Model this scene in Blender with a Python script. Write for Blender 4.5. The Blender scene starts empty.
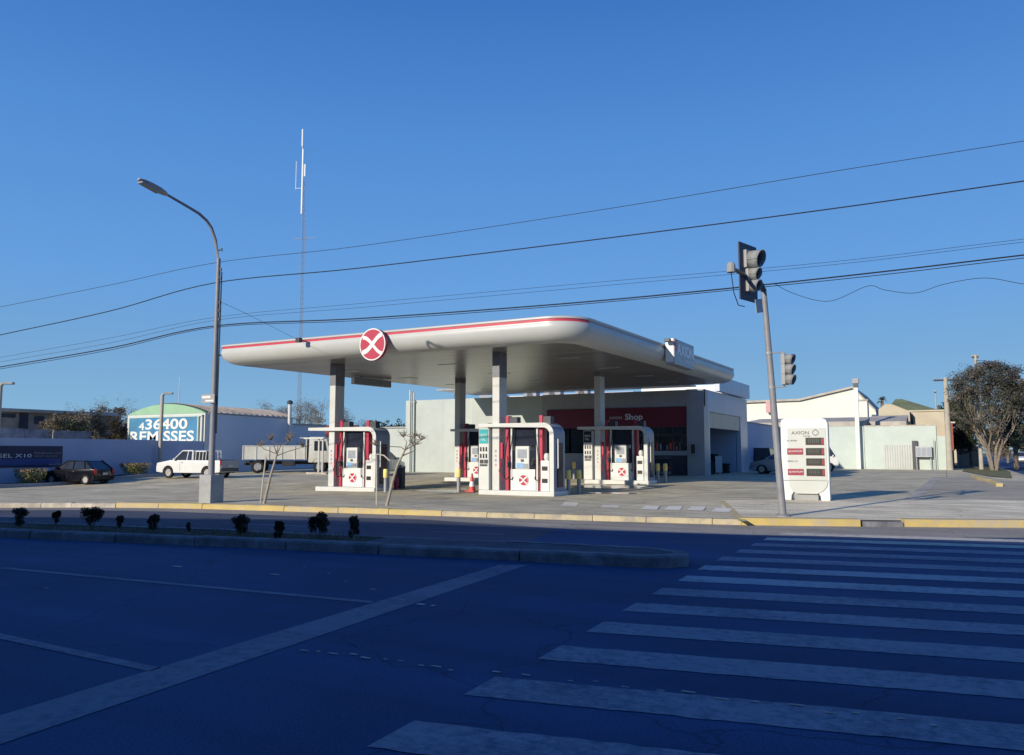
import bpy, bmesh, math, random
from mathutils import Vector, Matrix
random.seed(7)
R = math.radians
scene = bpy.context.scene
C = scene.collection
PI = math.pi

# ------------------------------------------------------------------ camera model
F, HZ, CZ, CX, CY = 795.0, 451.0, 1.6, 512.0, 377.5
pit = math.atan((HZ - CY) / F); yaw = R(28.5)
FW = Vector((-math.sin(yaw)*math.cos(pit), math.cos(yaw)*math.cos(pit), math.sin(pit)))
RT = Vector((math.cos(yaw), math.sin(yaw), 0))
UP = RT.cross(FW)
EYE = Vector((0, 0, CZ))
def ray(x, y): return FW + RT*((x-CX)/F) + UP*((CY-y)/F)
def PY(x, y, Y):
    d = ray(x, y); t = Y/d.y; return EYE + d*t
def PX(x, y, X):
    d = ray(x, y); t = X/d.x; return EYE + d*t
def ss(a, b, x):
    t = max(0, min(1, (x-a)/(b-a))); return t*t*(3-2*t)
def hh(x, y):                                    # the lot falls gently towards its left side
    return -.43*ss(-17, -44, x)*(1-.55*ss(27, 35, y)-.45*ss(35, 50, y))*ss(2, 12, y) if x < -17 else 0.0
def fz(x, y):                                    # surface of the station forecourt
    return hh(x, y)+.12-.12*ss(18.5, 23, y)*(1-ss(28, 36, y))*(1-ss(-9, -5, x))
def G(x, y, o=0.0, f=None):
    z = o; d = ray(x, y)
    for i in range(60):
        t = (z-CZ)/d.z; p = EYE+d*t
        z = .6*z+.4*((f(p.x, p.y) if f else 0)+o)
    return Vector((p.x, p.y, z))
def GF(x, y, o=0.0): return G(x, y, o, fz)
def GR(x, y, o=0.0): return G(x, y, o, hh)

# ------------------------------------------------------------------ materials
def pmat(name, col, rough=.6, var=.12, scale=3.0, metal=0.0, bump=0.0, bscale=40.0, dirt=None, dirt_amt=.35, spec=.4, coat=0.0, stretch=None):
    m = bpy.data.materials.new(name); m.use_nodes = True
    nt = m.node_tree; N = nt.nodes; L = nt.links
    b = N['Principled BSDF']
    b.inputs['Roughness'].default_value = rough; b.inputs['Metallic'].default_value = metal
    b.inputs['Specular IOR Level'].default_value = spec
    b.inputs['Coat Weight'].default_value = coat
    tc = N.new('ShaderNodeTexCoord'); src = tc.outputs['Object']
    if stretch:
        mp = N.new('ShaderNodeMapping'); mp.inputs['Scale'].default_value = stretch
        L.new(src, mp.inputs['Vector']); src = mp.outputs[0]
    n = N.new('ShaderNodeTexNoise'); n.inputs['Scale'].default_value = scale; n.inputs['Detail'].default_value = 7
    n.inputs['Roughness'].default_value = .62
    L.new(src, n.inputs['Vector'])
    r = N.new('ShaderNodeValToRGB'); e = r.color_ramp.elements
    e[0].position = .28; e[1].position = .75
    e[0].color = (*[max(0, c*(1-var*1.6)) for c in col], 1); e[1].color = (*[min(1, c*(1+var)) for c in col], 1)
    L.new(n.outputs['Fac'], r.inputs['Fac']); out = r.outputs['Color']
    if dirt:
        n2 = N.new('ShaderNodeTexNoise'); n2.inputs['Scale'].default_value = scale*.37; n2.inputs['Detail'].default_value = 9
        n2.inputs['Roughness'].default_value = .7
        L.new(src, n2.inputs['Vector'])
        r2 = N.new('ShaderNodeValToRGB'); r2.color_ramp.elements[0].position = .45; r2.color_ramp.elements[1].position = .7
        r2.color_ramp.elements[1].color = (dirt_amt, dirt_amt, dirt_amt, 1)
        L.new(n2.outputs['Fac'], r2.inputs['Fac'])
        mx = N.new('ShaderNodeMixRGB'); L.new(r2.outputs['Color'], mx.inputs[0]); L.new(out, mx.inputs[1])
        mx.inputs[2].default_value = (*dirt, 1); out = mx.outputs[0]
    L.new(out, b.inputs['Base Color'])
    if bump:
        n3 = N.new('ShaderNodeTexNoise'); n3.inputs['Scale'].default_value = bscale; n3.inputs['Detail'].default_value = 6
        L.new(src, n3.inputs['Vector'])
        bp = N.new('ShaderNodeBump'); bp.inputs['Strength'].default_value = bump; bp.inputs['Distance'].default_value = .02
        L.new(n3.outputs['Fac'], bp.inputs['Height']); L.new(bp.outputs[0], b.inputs['Normal'])
    m['out'] = 1
    return m
def base_socket(m):
    b = m.node_tree.nodes['Principled BSDF']
    return b.inputs['Base Color'].links[0].from_socket

def asphalt(name, col, light, cracks=True, bmp=.5, spk=(.6, 1.5), lo=.75, hi=1.25, sx=.05, sy=.9, rot=-11):
    m = pmat(name, col, .85, .14, .55, bump=bmp, bscale=60, dirt=light, dirt_amt=.55, spec=.25)
    nt = m.node_tree; N = nt.nodes; L = nt.links; b = N['Principled BSDF']
    tc = N.new('ShaderNodeTexCoord')
    base = base_socket(m)
    # aggregate speckle
    sp = N.new('ShaderNodeTexNoise'); sp.inputs['Scale'].default_value = 55; sp.inputs['Detail'].default_value = 3
    L.new(tc.outputs['Object'], sp.inputs['Vector'])
    rs = N.new('ShaderNodeValToRGB'); rs.color_ramp.elements[0].position = .35; rs.color_ramp.elements[1].position = .68
    rs.color_ramp.elements[0].color = (spk[0],)*3+(1,); rs.color_ramp.elements[1].color = (spk[1],)*3+(1,)
    L.new(sp.outputs['Fac'], rs.inputs['Fac'])
    mu = N.new('ShaderNodeMixRGB'); mu.blend_type = 'MULTIPLY'; mu.inputs[0].default_value = 1
    L.new(base, mu.inputs[1]); L.new(rs.outputs[0], mu.inputs[2]); out = mu.outputs[0]
    # wheel-path streaks along the road (about 11 degrees from X)
    mp = N.new('ShaderNodeMapping'); mp.inputs['Rotation'].default_value = (0, 0, R(rot)); mp.inputs['Scale'].default_value = (sx, sy, 1)
    L.new(tc.outputs['Object'], mp.inputs['Vector'])
    st = N.new('ShaderNodeTexNoise'); st.inputs['Scale'].default_value = 1.3; st.inputs['Detail'].default_value = 5
    L.new(mp.outputs[0], st.inputs['Vector'])
    r3 = N.new('ShaderNodeValToRGB'); r3.color_ramp.elements[0].position = .3; r3.color_ramp.elements[1].position = .7
    r3.color_ramp.elements[0].color = (lo, lo, lo, 1); r3.color_ramp.elements[1].color = (hi, hi, hi, 1)
    L.new(st.outputs['Fac'], r3.inputs['Fac'])
    m2 = N.new('ShaderNodeMixRGB'); m2.blend_type = 'MULTIPLY'; m2.inputs[0].default_value = .8
    L.new(out, m2.inputs[1]); L.new(r3.outputs[0], m2.inputs[2]); out = m2.outputs[0]
    if cracks:
        v = N.new('ShaderNodeTexVoronoi'); v.feature = 'DISTANCE_TO_EDGE'; v.inputs['Scale'].default_value = .32
        nz = N.new('ShaderNodeTexNoise'); nz.inputs['Scale'].default_value = 1.2; nz.inputs['Detail'].default_value = 6
        L.new(tc.outputs['Object'], nz.inputs['Vector'])
        ad = N.new('ShaderNodeVectorMath'); ad.operation = 'ADD'
        L.new(tc.outputs['Object'], ad.inputs[0]); L.new(nz.outputs['Color'], ad.inputs[1]); L.new(ad.outputs[0], v.inputs['Vector'])
        rc = N.new('ShaderNodeValToRGB'); rc.color_ramp.elements[0].position = .0; rc.color_ramp.elements[1].position = .006
        rc.color_ramp.elements[0].color = (.45, .45, .45, 1)
        L.new(v.outputs['Distance'], rc.inputs['Fac'])
        m3 = N.new('ShaderNodeMixRGB'); m3.blend_type = 'MULTIPLY'; m3.inputs[0].default_value = .8
        L.new(out, m3.inputs[1]); L.new(rc.outputs[0], m3.inputs[2]); out = m3.outputs[0]
    L.new(out, b.inputs['Base Color'])
    return m
def worn_paint(name, col, under, wear=.5, scale=6):
    m = pmat(name, col, .7, .12, 2.0, bump=.25, bscale=50, spec=.3)
    nt = m.node_tree; N = nt.nodes; L = nt.links; b = N['Principled BSDF']
    base = base_socket(m)
    tc = N.new('ShaderNodeTexCoord')
    n = N.new('ShaderNodeTexNoise'); n.inputs['Scale'].default_value = scale; n.inputs['Detail'].default_value = 12; n.inputs['Roughness'].default_value = .75
    L.new(tc.outputs['Object'], n.inputs['Vector'])
    n2 = N.new('ShaderNodeTexNoise'); n2.inputs['Scale'].default_value = .7; n2.inputs['Detail'].default_value = 3
    L.new(tc.outputs['Object'], n2.inputs['Vector'])
    a = N.new('ShaderNodeMath'); a.operation = 'MULTIPLY_ADD'; a.inputs[1].default_value = .5
    L.new(n2.outputs['Fac'], a.inputs[0]); L.new(n.outputs['Fac'], a.inputs[2])
    r = N.new('ShaderNodeValToRGB'); r.color_ramp.elements[0].position = .70-.0; r.color_ramp.elements[1].position = .92
    r.color_ramp.elements[0].color = (.08, .08, .08, 1); r.color_ramp.elements[1].color = (wear, wear, wear, 1)
    L.new(a.outputs[0], r.inputs['Fac'])
    mx = N.new('ShaderNodeMixRGB'); L.new(r.outputs[0], mx.inputs[0]); L.new(base, mx.inputs[1]); mx.inputs[2].default_value = (*under, 1)
    L.new(mx.outputs[0], b.inputs['Base Color'])
    return m
def panel_mat(name, col, line, w, h, rough=.5, mortar=.01, rot=(0, 0, 0), var=.05, spec=.4, stretch=None):
    """sheets / slabs with thin joints"""
    m = pmat(name, col, rough, var, 1.2, dirt=tuple(c*.7 for c in col), dirt_amt=.35, spec=spec, stretch=stretch)
    nt = m.node_tree; N = nt.nodes; L = nt.links; b = N['Principled BSDF']
    base = base_socket(m)
    tc = N.new('ShaderNodeTexCoord'); mp = N.new('ShaderNodeMapping'); mp.inputs['Rotation'].default_value = rot
    L.new(tc.outputs['Object'], mp.inputs['Vector'])
    br = N.new('ShaderNodeTexBrick'); br.offset = 0
    br.inputs['Scale'].default_value = 1; br.inputs['Brick Width'].default_value = w; br.inputs['Row Height'].default_value = h
    br.inputs['Mortar Size'].default_value = mortar; br.inputs['Color1'].default_value = (1, 1, 1, 1); br.inputs['Color2'].default_value = (.93, .93, .93, 1)
    br.inputs['Mortar'].default_value = (*line, 1)
    L.new(mp.outputs[0], br.inputs['Vector'])
    mu = N.new('ShaderNodeMixRGB'); mu.blend_type = 'MULTIPLY'; mu.inputs[0].default_value = 1
    L.new(base, mu.inputs[1]); L.new(br.outputs['Color'], mu.inputs[2]); L.new(mu.outputs[0], b.inputs['Base Color'])
    return m

M = {}
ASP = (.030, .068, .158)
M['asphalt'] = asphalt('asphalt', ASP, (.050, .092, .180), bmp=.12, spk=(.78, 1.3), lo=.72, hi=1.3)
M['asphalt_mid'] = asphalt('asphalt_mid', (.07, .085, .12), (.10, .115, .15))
M['gutter'] = asphalt('gutter_sunlit', (.34, .31, .26), (.19, .18, .16))  # sunlit copy of the bluer shaded road, light put into the colour
M['asphalt_far'] = asphalt('asphalt_far', (.085, .085, .09), (.12, .12, .12))
M['ground'] = pmat('ground_earth', (.16, .15, .12), .95, .25, .3, bump=.3)
def concrete(name, col, dark, slab=True):
    m = asphalt(name, col, dark, cracks=True, lo=.72, hi=1.28, sx=.55, sy=1.3, rot=8)
    N = m.node_tree.nodes; L = m.node_tree.links; b = N['Principled BSDF']
    if slab:
        base = base_socket(m); tc = N.new('ShaderNodeTexCoord')
        br = N.new('ShaderNodeTexBrick'); br.offset = 0; br.inputs['Scale'].default_value = 1
        br.inputs['Brick Width'].default_value = 4.1; br.inputs['Row Height'].default_value = 3.3; br.inputs['Mortar Size'].default_value = .02
        br.inputs['Color1'].default_value = (1, 1, 1, 1); br.inputs['Color2'].default_value = (.86, .87, .88, 1); br.inputs['Mortar'].default_value = (.45, .45, .45, 1)
        L.new(tc.outputs['Object'], br.inputs['Vector'])
        mu = N.new('ShaderNodeMixRGB'); mu.blend_type = 'MULTIPLY'; mu.inputs[0].default_value = 1
        L.new(base, mu.inputs[1]); L.new(br.outputs['Color'], mu.inputs[2]); L.new(mu.outputs[0], b.inputs['Base Color'])
    return m
M['forecourt'] = concrete('forecourt_concrete', (.61, .545, .375), (.40, .345, .235))
M['walk'] = concrete('sidewalk_concrete', (.74, .66, .47), (.60, .52, .36), slab=False)
M['drive'] = asphalt('drive_asphalt', (.44, .40, .30), (.34, .31, .23))
M['kerb'] = pmat('kerb_concrete', (.50, .46, .38), .9, .25, 2.5, bump=.5, dirt=(.12, .11, .1), dirt_amt=.6)
M['kerb_yellow'] = worn_paint('kerb_yellow', (.55, .42, .13), (.40, .36, .28), 1.0, 9)
M['kerb_faint'] = worn_paint('kerb_faint', (.50, .43, .27), (.26, .25, .22), .95, 3)
M['median'] = pmat('median_concrete', (.21, .215, .23), .9, .3, 3.5, bump=.8, bscale=18, dirt=(.07, .07, .08), dirt_amt=.7)
M['median_top'] = pmat('median_top', (.09, .105, .14), .9, .3, 1.5, bump=.6, dirt=(.05, .05, .055), dirt_amt=.7)
M['soil'] = pmat('soil', (.05, .045, .035), .95, .4, 3, bump=.9, bscale=15)
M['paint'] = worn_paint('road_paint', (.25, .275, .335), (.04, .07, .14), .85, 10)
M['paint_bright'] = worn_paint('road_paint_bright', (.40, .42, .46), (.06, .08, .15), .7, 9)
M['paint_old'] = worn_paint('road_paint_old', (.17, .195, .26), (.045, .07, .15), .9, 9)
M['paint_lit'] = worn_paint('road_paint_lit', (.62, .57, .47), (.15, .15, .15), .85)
M['paint_pale'] = worn_paint('pavement_paint', (.85, .80, .66), (.5, .45, .36), .6)
M['paint_yel'] = worn_paint('paint_yellow_line', (.62, .5, .22), (.34, .31, .25), .8)
M['wet'] = pmat('wet_concrete', (.16, .16, .15), .2, .2, 2, spec=.5)
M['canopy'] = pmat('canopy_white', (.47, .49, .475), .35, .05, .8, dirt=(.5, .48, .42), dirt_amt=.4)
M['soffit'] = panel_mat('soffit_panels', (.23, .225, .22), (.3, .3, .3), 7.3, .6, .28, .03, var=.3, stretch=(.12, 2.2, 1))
M['red_dark'] = pmat('totem_red', (.27, .018, .05), .45, .08, 3)
M['red'] = pmat('signal_red', (.43, .03, .068), .4, .08, 2)
M['red_sun'] = pmat('fascia_red', (.50, .045, .085), .5, .1, 1)
M['maroon'] = pmat('shop_maroon', (.15, .008, .03), .4, .08, 1)
M['white'] = pmat('painted_white', (.58, .60, .57), .4, .05, 3, dirt=(.5, .48, .43), dirt_amt=.35)
M['totem_face'] = pmat('totem_face', (.50, .53, .49), .35, .04, 2)
M['white_clean'] = pmat('clean_white', (.66, .68, .65), .35, .03, 2)
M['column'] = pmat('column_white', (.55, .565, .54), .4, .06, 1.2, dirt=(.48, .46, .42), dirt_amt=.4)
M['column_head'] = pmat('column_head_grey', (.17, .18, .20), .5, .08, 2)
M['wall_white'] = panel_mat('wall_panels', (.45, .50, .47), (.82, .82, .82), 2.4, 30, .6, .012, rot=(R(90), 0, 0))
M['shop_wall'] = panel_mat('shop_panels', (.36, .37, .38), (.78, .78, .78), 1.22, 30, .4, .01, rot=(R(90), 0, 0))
M['shop_side'] = panel_mat('shop_side_panels', (.50, .56, .68), (.75, .75, .75), 1.6, 2.1, .35, .012, rot=(R(90), 0, R(90)))
M['wall_pale'] = pmat('pale_green_wall', (.50, .575, .535), .8, .07, .6, dirt=(.40, .48, .42), dirt_amt=.5)
M['blue_wall'] = pmat('blue_grey_wall', (.42, .46, .60), .85, .07, .5, dirt=(.34, .38, .5), dirt_amt=.5)
M['blue_wall2'] = pmat('blue_grey_wall_far', (.56, .60, .66), .85, .05, .3, dirt=(.46, .5, .56), dirt_amt=.5)
M['old_wall'] = pmat('old_stained_wall', (.22, .24, .30), .9, .5, .9, dirt=(.04, .05, .08), dirt_amt=.8)
M['tan'] = pmat('weathered_tan', (.36, .31, .25), .85, .25, .8, dirt=(.14, .12, .1), dirt_amt=.7)
M['green_arch'] = pmat('green_arch', (.27, .46, .30), .7, .05, 1)
M['sign_blue'] = pmat('sign_teal_blue', (.06, .21, .38), .5, .2, .7, dirt=(.06, .3, .45), dirt_amt=.7)
M['navy'] = pmat('poster_navy', (.012, .02, .07), .4, .2, .6)
M['navy2'] = pmat('poster_blue', (.03, .06, .22), .4, .2, .6)
M['roof_metal'] = pmat('corrugated_roof', (.55, .48, .38), .5, .25, .8, metal=.0, dirt=(.2, .16, .12), dirt_amt=.7)
M['grey_roof'] = pmat('grey_roof', (.46, .43, .38), .8, .2, .8, dirt=(.25, .22, .18), dirt_amt=.6)
M['beige'] = pmat('beige_render', (.50, .45, .34), .85, .08, .8, dirt=(.42, .37, .27), dirt_amt=.5)
M['warehouse'] = pmat('warehouse_white', (.68, .70, .64), .8, .05, .5, dirt=(.58, .58, .52), dirt_amt=.4)
M['green_roof'] = pmat('green_roof', (.16, .19, .10), .8, .2, .8, dirt=(.1, .1, .07), dirt_amt=.6)
M['steel'] = pmat('galvanised_steel', (.34, .36, .38), .45, .12, 3, metal=.35)
M['steel_dark'] = pmat('dark_steel', (.05, .055, .065), .45, .15, 3)
M['pole_grey'] = pmat('pole_grey_paint', (.24, .25, .27), .5, .15, 2.5, dirt=(.15, .13, .11), dirt_amt=.4)
M['black'] = pmat('black_plastic', (.012, .013, .016), .4, .2, 4)
M['rubber'] = pmat('rubber', (.018, .018, .02), .85, .2, 5)
M['signal_grey'] = pmat('signal_grey', (.30, .31, .31), .5, .06, 4)
M['block'] = pmat('concrete_block', (.36, .37, .37), .85, .15, 2.5, bump=.4, dirt=(.22, .22, .22), dirt_amt=.5)
M['conc_pole'] = pmat('concrete_pole', (.40, .38, .32), .85, .12, 2)
M['wood'] = pmat('stake_wood', (.5, .46, .40), .9, .15, 4)
M['bark'] = pmat('bark', (.20, .16, .125), .95, .3, 4, bump=.8, bscale=14)
M['bark_mid'] = pmat('bark_mid', (.24, .21, .17), .95, .3, 5, bump=.7)
M['bark_pale'] = pmat('bark_pale', (.36, .32, .26), .95, .25, 5, bump=.6)
M['twig'] = pmat('twig', (.24, .20, .155), .95, .25, 3)
M['leaf'] = pmat('leaf_dark', (.045, .06, .03), .6, .5, 1.5)
M['leaf2'] = pmat('leaf_brown', (.19, .155, .105), .7, .45, 1.5)
M['leaf3'] = pmat('leaf_olive', (.12, .125, .07), .6, .5, 1.5)
M['leaf_mid'] = pmat('leaf_mid', (.06, .066, .045), .7, .5, 1.5)
M['leaf_grey'] = pmat('leaf_grey_brown', (.14, .125, .10), .7, .45, 1.5)
M['leaf_hedge'] = pmat('leaf_hedge', (.20, .20, .05), .6, .5, 4)
M['leaf_hedge_dead'] = pmat('leaf_hedge_brown', (.30, .20, .08), .7, .4, 4)
M['shrub'] = pmat('shrub_dark', (.03, .036, .018), .8, .4, 6)
M['sticker_pink'] = pmat('sticker_pink', (.55, .28, .30), .5, .1, 4)
M['teal'] = pmat('teal_panel', (.03, .36, .38), .4, .06, 3)
M['screen'] = pmat('pump_screen', (.025, .03, .045), .12, .3, 2)
M['pump_grey'] = pmat('pump_grey', (.30, .33, .37), .3, .1, 4)
M['pump_blue'] = pmat('pump_sticker_blue', (.22, .42, .68), .4, .1, 4)
M['portal_side'] = pmat('portal_side', (.25, .28, .34), .35, .08, 2)
M['bollard_y'] = pmat('bollard_yellow', (.85, .68, .22), .5, .1, 4)
M['cone'] = pmat('cone_red', (.62, .07, .06), .5, .1, 4)
M['shutter'] = panel_mat('shutter_beige', (.82, .60, .40), (.6, .6, .6), 30, .12, .6, .012, rot=(R(90), 0, R(90)))
M['slats'] = panel_mat('gate_slats', (.50, .53, .50), (.55, .55, .55), .18, 30, .6, .02, rot=(R(90), 0, 0))
M['interior'] = pmat('dark_interior', (.05, .055, .075), .8, .4, 1)
M['glass'] = pmat('shop_glass', (.018, .022, .03), .06, .3, .7, spec=.7)
M['glass_amber'] = pmat('car_glass', (.03, .035, .045), .05, .3, .7, spec=.8)
M['car_black'] = pmat('car_black', (.008, .009, .014), .14, .15, 2, spec=.3)
M['car_white'] = pmat('car_white', (.66, .68, .66), .3, .04, 2, coat=.4)
M['car_silver'] = pmat('car_silver', (.34, .37, .42), .3, .06, 2, metal=.5, coat=.4)
M['car_dark'] = pmat('car_charcoal', (.03, .033, .042), .25, .1, 2, coat=.5)
M['truck_white'] = pmat('truck_white', (.54, .55, .50), .5, .1, 2, dirt=(.42, .38, .3), dirt_amt=.5)
M['chassis'] = pmat('chassis', (.03, .03, .035), .8, .3, 3)
M['rim'] = pmat('wheel_rim', (.45, .45, .44), .35, .15, 3, metal=.5)
M['lens_red'] = pmat('tail_lens', (.35, .015, .015), .2, .1, 4)
M['lens_clear'] = pmat('head_lens', (.7, .72, .74), .1, .1, 4)
M['plate'] = pmat('licence_plate', (.55, .55, .5), .5, .1, 4)
M['digits'] = pmat('price_digits', (.10, .11, .10), .4, .2, 3)
M['digit_box'] = pmat('price_box', (.03, .035, .032), .3, .2, 3)
M['text_grey'] = pmat('lettering_grey', (.06, .06, .07), .5, .1, 3)
M['text_pale'] = pmat('lettering_pale', (.70, .72, .70), .5, .05, 3)
M['text_sign'] = pmat('lettering_silver', (.85, .87, .9), .4, .05, 3)
M['cable'] = pmat('cable', (.012, .013, .018), .7, .2, 3)
M['tower'] = pmat('tower_paint', (.30, .33, .38), .5, .1, 1)
M['antenna'] = pmat('antenna_white', (.82, .82, .8), .5, .05, 1)
M['tile_red'] = pmat('red_tiles', (.33, .09, .06), .8, .2, 2)
M['grass'] = pmat('dry_grass', (.17, .17, .07), .95, .4, 1.5, bump=.6)
M['grassY'] = pmat('planter_edge_yellow', (.55, .45, .22), .85, .2, 2)

# ------------------------------------------------------------------ mesh builder
class MB:
    def __init__(s): s.b = bmesh.new()
    def box(s, c, d, rz=0, ry=0, rx=0, bev=0):
        t = bmesh.new(); bmesh.ops.create_cube(t, size=1)
        bmesh.ops.scale(t, vec=d, verts=t.verts)
        if bev: bmesh.ops.bevel(t, geom=t.edges[:], offset=bev, segments=2, affect='EDGES', profile=.6)
        mt = Matrix.Translation(c) @ Matrix.Rotation(rz, 4, 'Z') @ Matrix.Rotation(ry, 4, 'Y') @ Matrix.Rotation(rx, 4, 'X')
        s.merge(t, mt); return s
    def merge(s, t, mt=None):
        if mt is not None: bmesh.ops.transform(t, matrix=mt, verts=t.verts)
        me = bpy.data.meshes.new('tmp'); t.to_mesh(me); t.free(); s.b.from_mesh(me); bpy.data.meshes.remove(me)
    def b2(s, a, b, bev=0):        # box from corner to corner
        return s.box([(a[i]+b[i])/2 for i in range(3)], [abs(b[i]-a[i]) for i in range(3)], bev=bev)
    def tube(s, pts, r, n=8, cap=True):
        pts = [Vector(p) for p in pts]
        rs = r if isinstance(r, (list, tuple)) else [r]*len(pts)
        rings = []; prev = None
        for i, p in enumerate(pts):
            if i == 0: d = pts[1]-pts[0]
            elif i == len(pts)-1: d = pts[-1]-pts[-2]
            else: d = (pts[i+1]-pts[i]).normalized()+(pts[i]-pts[i-1]).normalized()
            if d.length < 1e-9: d = Vector((0, 0, 1))
            d.normalize()
            u = prev - d*prev.dot(d) if prev is not None else d.orthogonal()
            if u.length < 1e-6: u = d.orthogonal()
            u.normalize(); prev = u; v = d.cross(u)
            rings.append([s.b.verts.new(p+(u*math.cos(2*PI*k/n)+v*math.sin(2*PI*k/n))*rs[i]) for k in range(n)])
        for a, b in zip(rings, rings[1:]):
            for k in range(n): s.b.faces.new((a[k], a[(k+1) % n], b[(k+1) % n], b[k]))
        if cap and n > 2:
            s.b.faces.new(rings[0][::-1]); s.b.faces.new(rings[-1])
        return s
    def lathe(s, prof, c=(0, 0, 0), n=16, axis='Z', cap=True):
        t = bmesh.new(); rings = []
        for r_, z in prof: rings.append([t.verts.new((r_*math.cos(2*PI*k/n), r_*math.sin(2*PI*k/n), z)) for k in range(n)])
        for a, b in zip(rings, rings[1:]):
            for k in range(n): t.faces.new((a[k], a[(k+1) % n], b[(k+1) % n], b[k]))
        if cap and prof[0][0] > 1e-4: t.faces.new(rings[0][::-1])
        if cap and prof[-1][0] > 1e-4: t.faces.new(rings[-1])
        mt = Matrix.Translation(c)
        if axis == 'Y': mt = mt @ Matrix.Rotation(R(90), 4, 'X')
        if axis == 'X': mt = mt @ Matrix.Rotation(R(90), 4, 'Y')
        s.merge(t, mt); return s
    def prism(s, poly, a, b, axis='Y', bev=0):
        """poly in the plane across axis, extruded from a to b. axis Y: poly=(x,z); X: poly=(y,z); Z: poly=(x,y)"""
        t = bmesh.new()
        def P(q, w): return {'Y': (q[0], w, q[1]), 'X': (w, q[0], q[1]), 'Z': (q[0], q[1], w)}[axis]
        va = [t.verts.new(P(q, a)) for q in poly]; vb = [t.verts.new(P(q, b)) for q in poly]; n = len(poly)
        t.faces.new(va); t.faces.new(vb[::-1])
        for k in range(n): t.faces.new((va[(k+1) % n], va[k], vb[k], vb[(k+1) % n]))
        bmesh.ops.recalc_face_normals(t, faces=t.faces)
        if bev: bmesh.ops.bevel(t, geom=t.edges[:], offset=bev, segments=2, affect='EDGES', profile=.6)
        s.merge(t); return s
    def quad(s, *p):
        s.b.faces.new([s.b.verts.new(q) for q in p]); return s
    def hexa(s, lo, hi):           # lo, hi: four points each
        a = [s.b.verts.new(p) for p in lo]; b = [s.b.verts.new(p) for p in hi]
        s.b.faces.new(a[::-1]); s.b.faces.new(b)
        for k in range(4): s.b.faces.new((a[k], a[(k+1) % 4], b[(k+1) % 4], b[k]))
        return s
    def leaves(s, c, rad, n, size, flat=1.0):
        for _ in range(n):
            d = Vector((random.gauss(0, 1), random.gauss(0, 1), random.gauss(0, 1))); d.normalize()
            q = Vector(c)+Vector((d.x*rad[0], d.y*rad[1], d.z*rad[2]))*(random.random()**.45)
            u = Vector((random.gauss(0, 1), random.gauss(0, 1), random.gauss(0, 1)*flat)).normalized(); v = u.orthogonal().normalized()
            k = size*random.uniform(.6, 1.4)
            s.b.faces.new([s.b.verts.new(q+u*k), s.b.verts.new(q+v*k*.5), s.b.verts.new(q-u*k), s.b.verts.new(q-v*k*.5)])
        return s
    def build(s, name, mat, parent=None, smooth=False, loc=None, rz=0, recalc=True):
        if recalc: bmesh.ops.recalc_face_normals(s.b, faces=s.b.faces)
        me = bpy.data.meshes.new(name); s.b.to_mesh(me); s.b.free()
        me.materials.append(M[mat] if isinstance(mat, str) else mat)
        if smooth:
            for p in me.polygons: p.use_smooth = True
            me.set_sharp_from_angle(angle=R(40))
        o = bpy.data.objects.new(name, me); C.objects.link(o)
        if parent: o.parent = parent
        if loc: o.location = loc
        o.rotation_euler.z = rz
        return o
def tag(o, label, cat, group=None, kind=None):
    if label: o['label'] = label
    if cat: o['category'] = cat
    if group: o['group'] = group
    if kind: o['kind'] = kind
    return o
def thing(name, label, cat, loc=(0, 0, 0), rz=0, group=None):
    o = bpy.data.objects.new(name, None); C.objects.link(o); o.location = loc; o.rotation_euler.z = rz
    o.empty_display_size = .1
    return tag(o, label, cat, group)
def struct(o): o['kind'] = 'structure'; return o
def copy_tree(o, parent=None):
    c = o.copy(); C.objects.link(c)
    if parent: c.parent = parent
    for ch in list(o.children): copy_tree(ch, c)
    return c
def dup(root, loc, rz, label, group=None):
    c = copy_tree(root); c.location = loc; c.rotation_euler.z = rz; c['label'] = label
    if group: c['group'] = group
    return c
def text(s, mat, parent, origin, width, height, rot, name='lettering', ext=.004, bold=0.0):
    """lettering fitted to width x height, origin = lower left, rot = (rx, rz)"""
    cu = bpy.data.curves.new('txt', 'FONT'); cu.body = s; cu.extrude = .05; cu.offset = bold; cu.resolution_u = 3
    to = bpy.data.objects.new('txt', cu); C.objects.link(to)
    dg = bpy.context.evaluated_depsgraph_get()
    me = bpy.data.meshes.new_from_object(to.evaluated_get(dg)); bpy.data.objects.remove(to); bpy.data.curves.remove(cu)
    xs = [v.co.x for v in me.vertices]; ys = [v.co.y for v in me.vertices]
    x0, x1, y0, y1 = min(xs), max(xs), min(ys), max(ys)
    for v in me.vertices:
        v.co = ((v.co.x-x0)/(x1-x0)*width, (v.co.y-y0)/(y1-y0)*height, (v.co.z)*ext/.05)
    me.name = name; me.materials.clear(); me.materials.append(M[mat])
    o = bpy.data.objects.new(name, me); C.objects.link(o); o.parent = parent; o.location = origin
    o.rotation_euler = (R(90), 0, rot)
    return o

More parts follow.
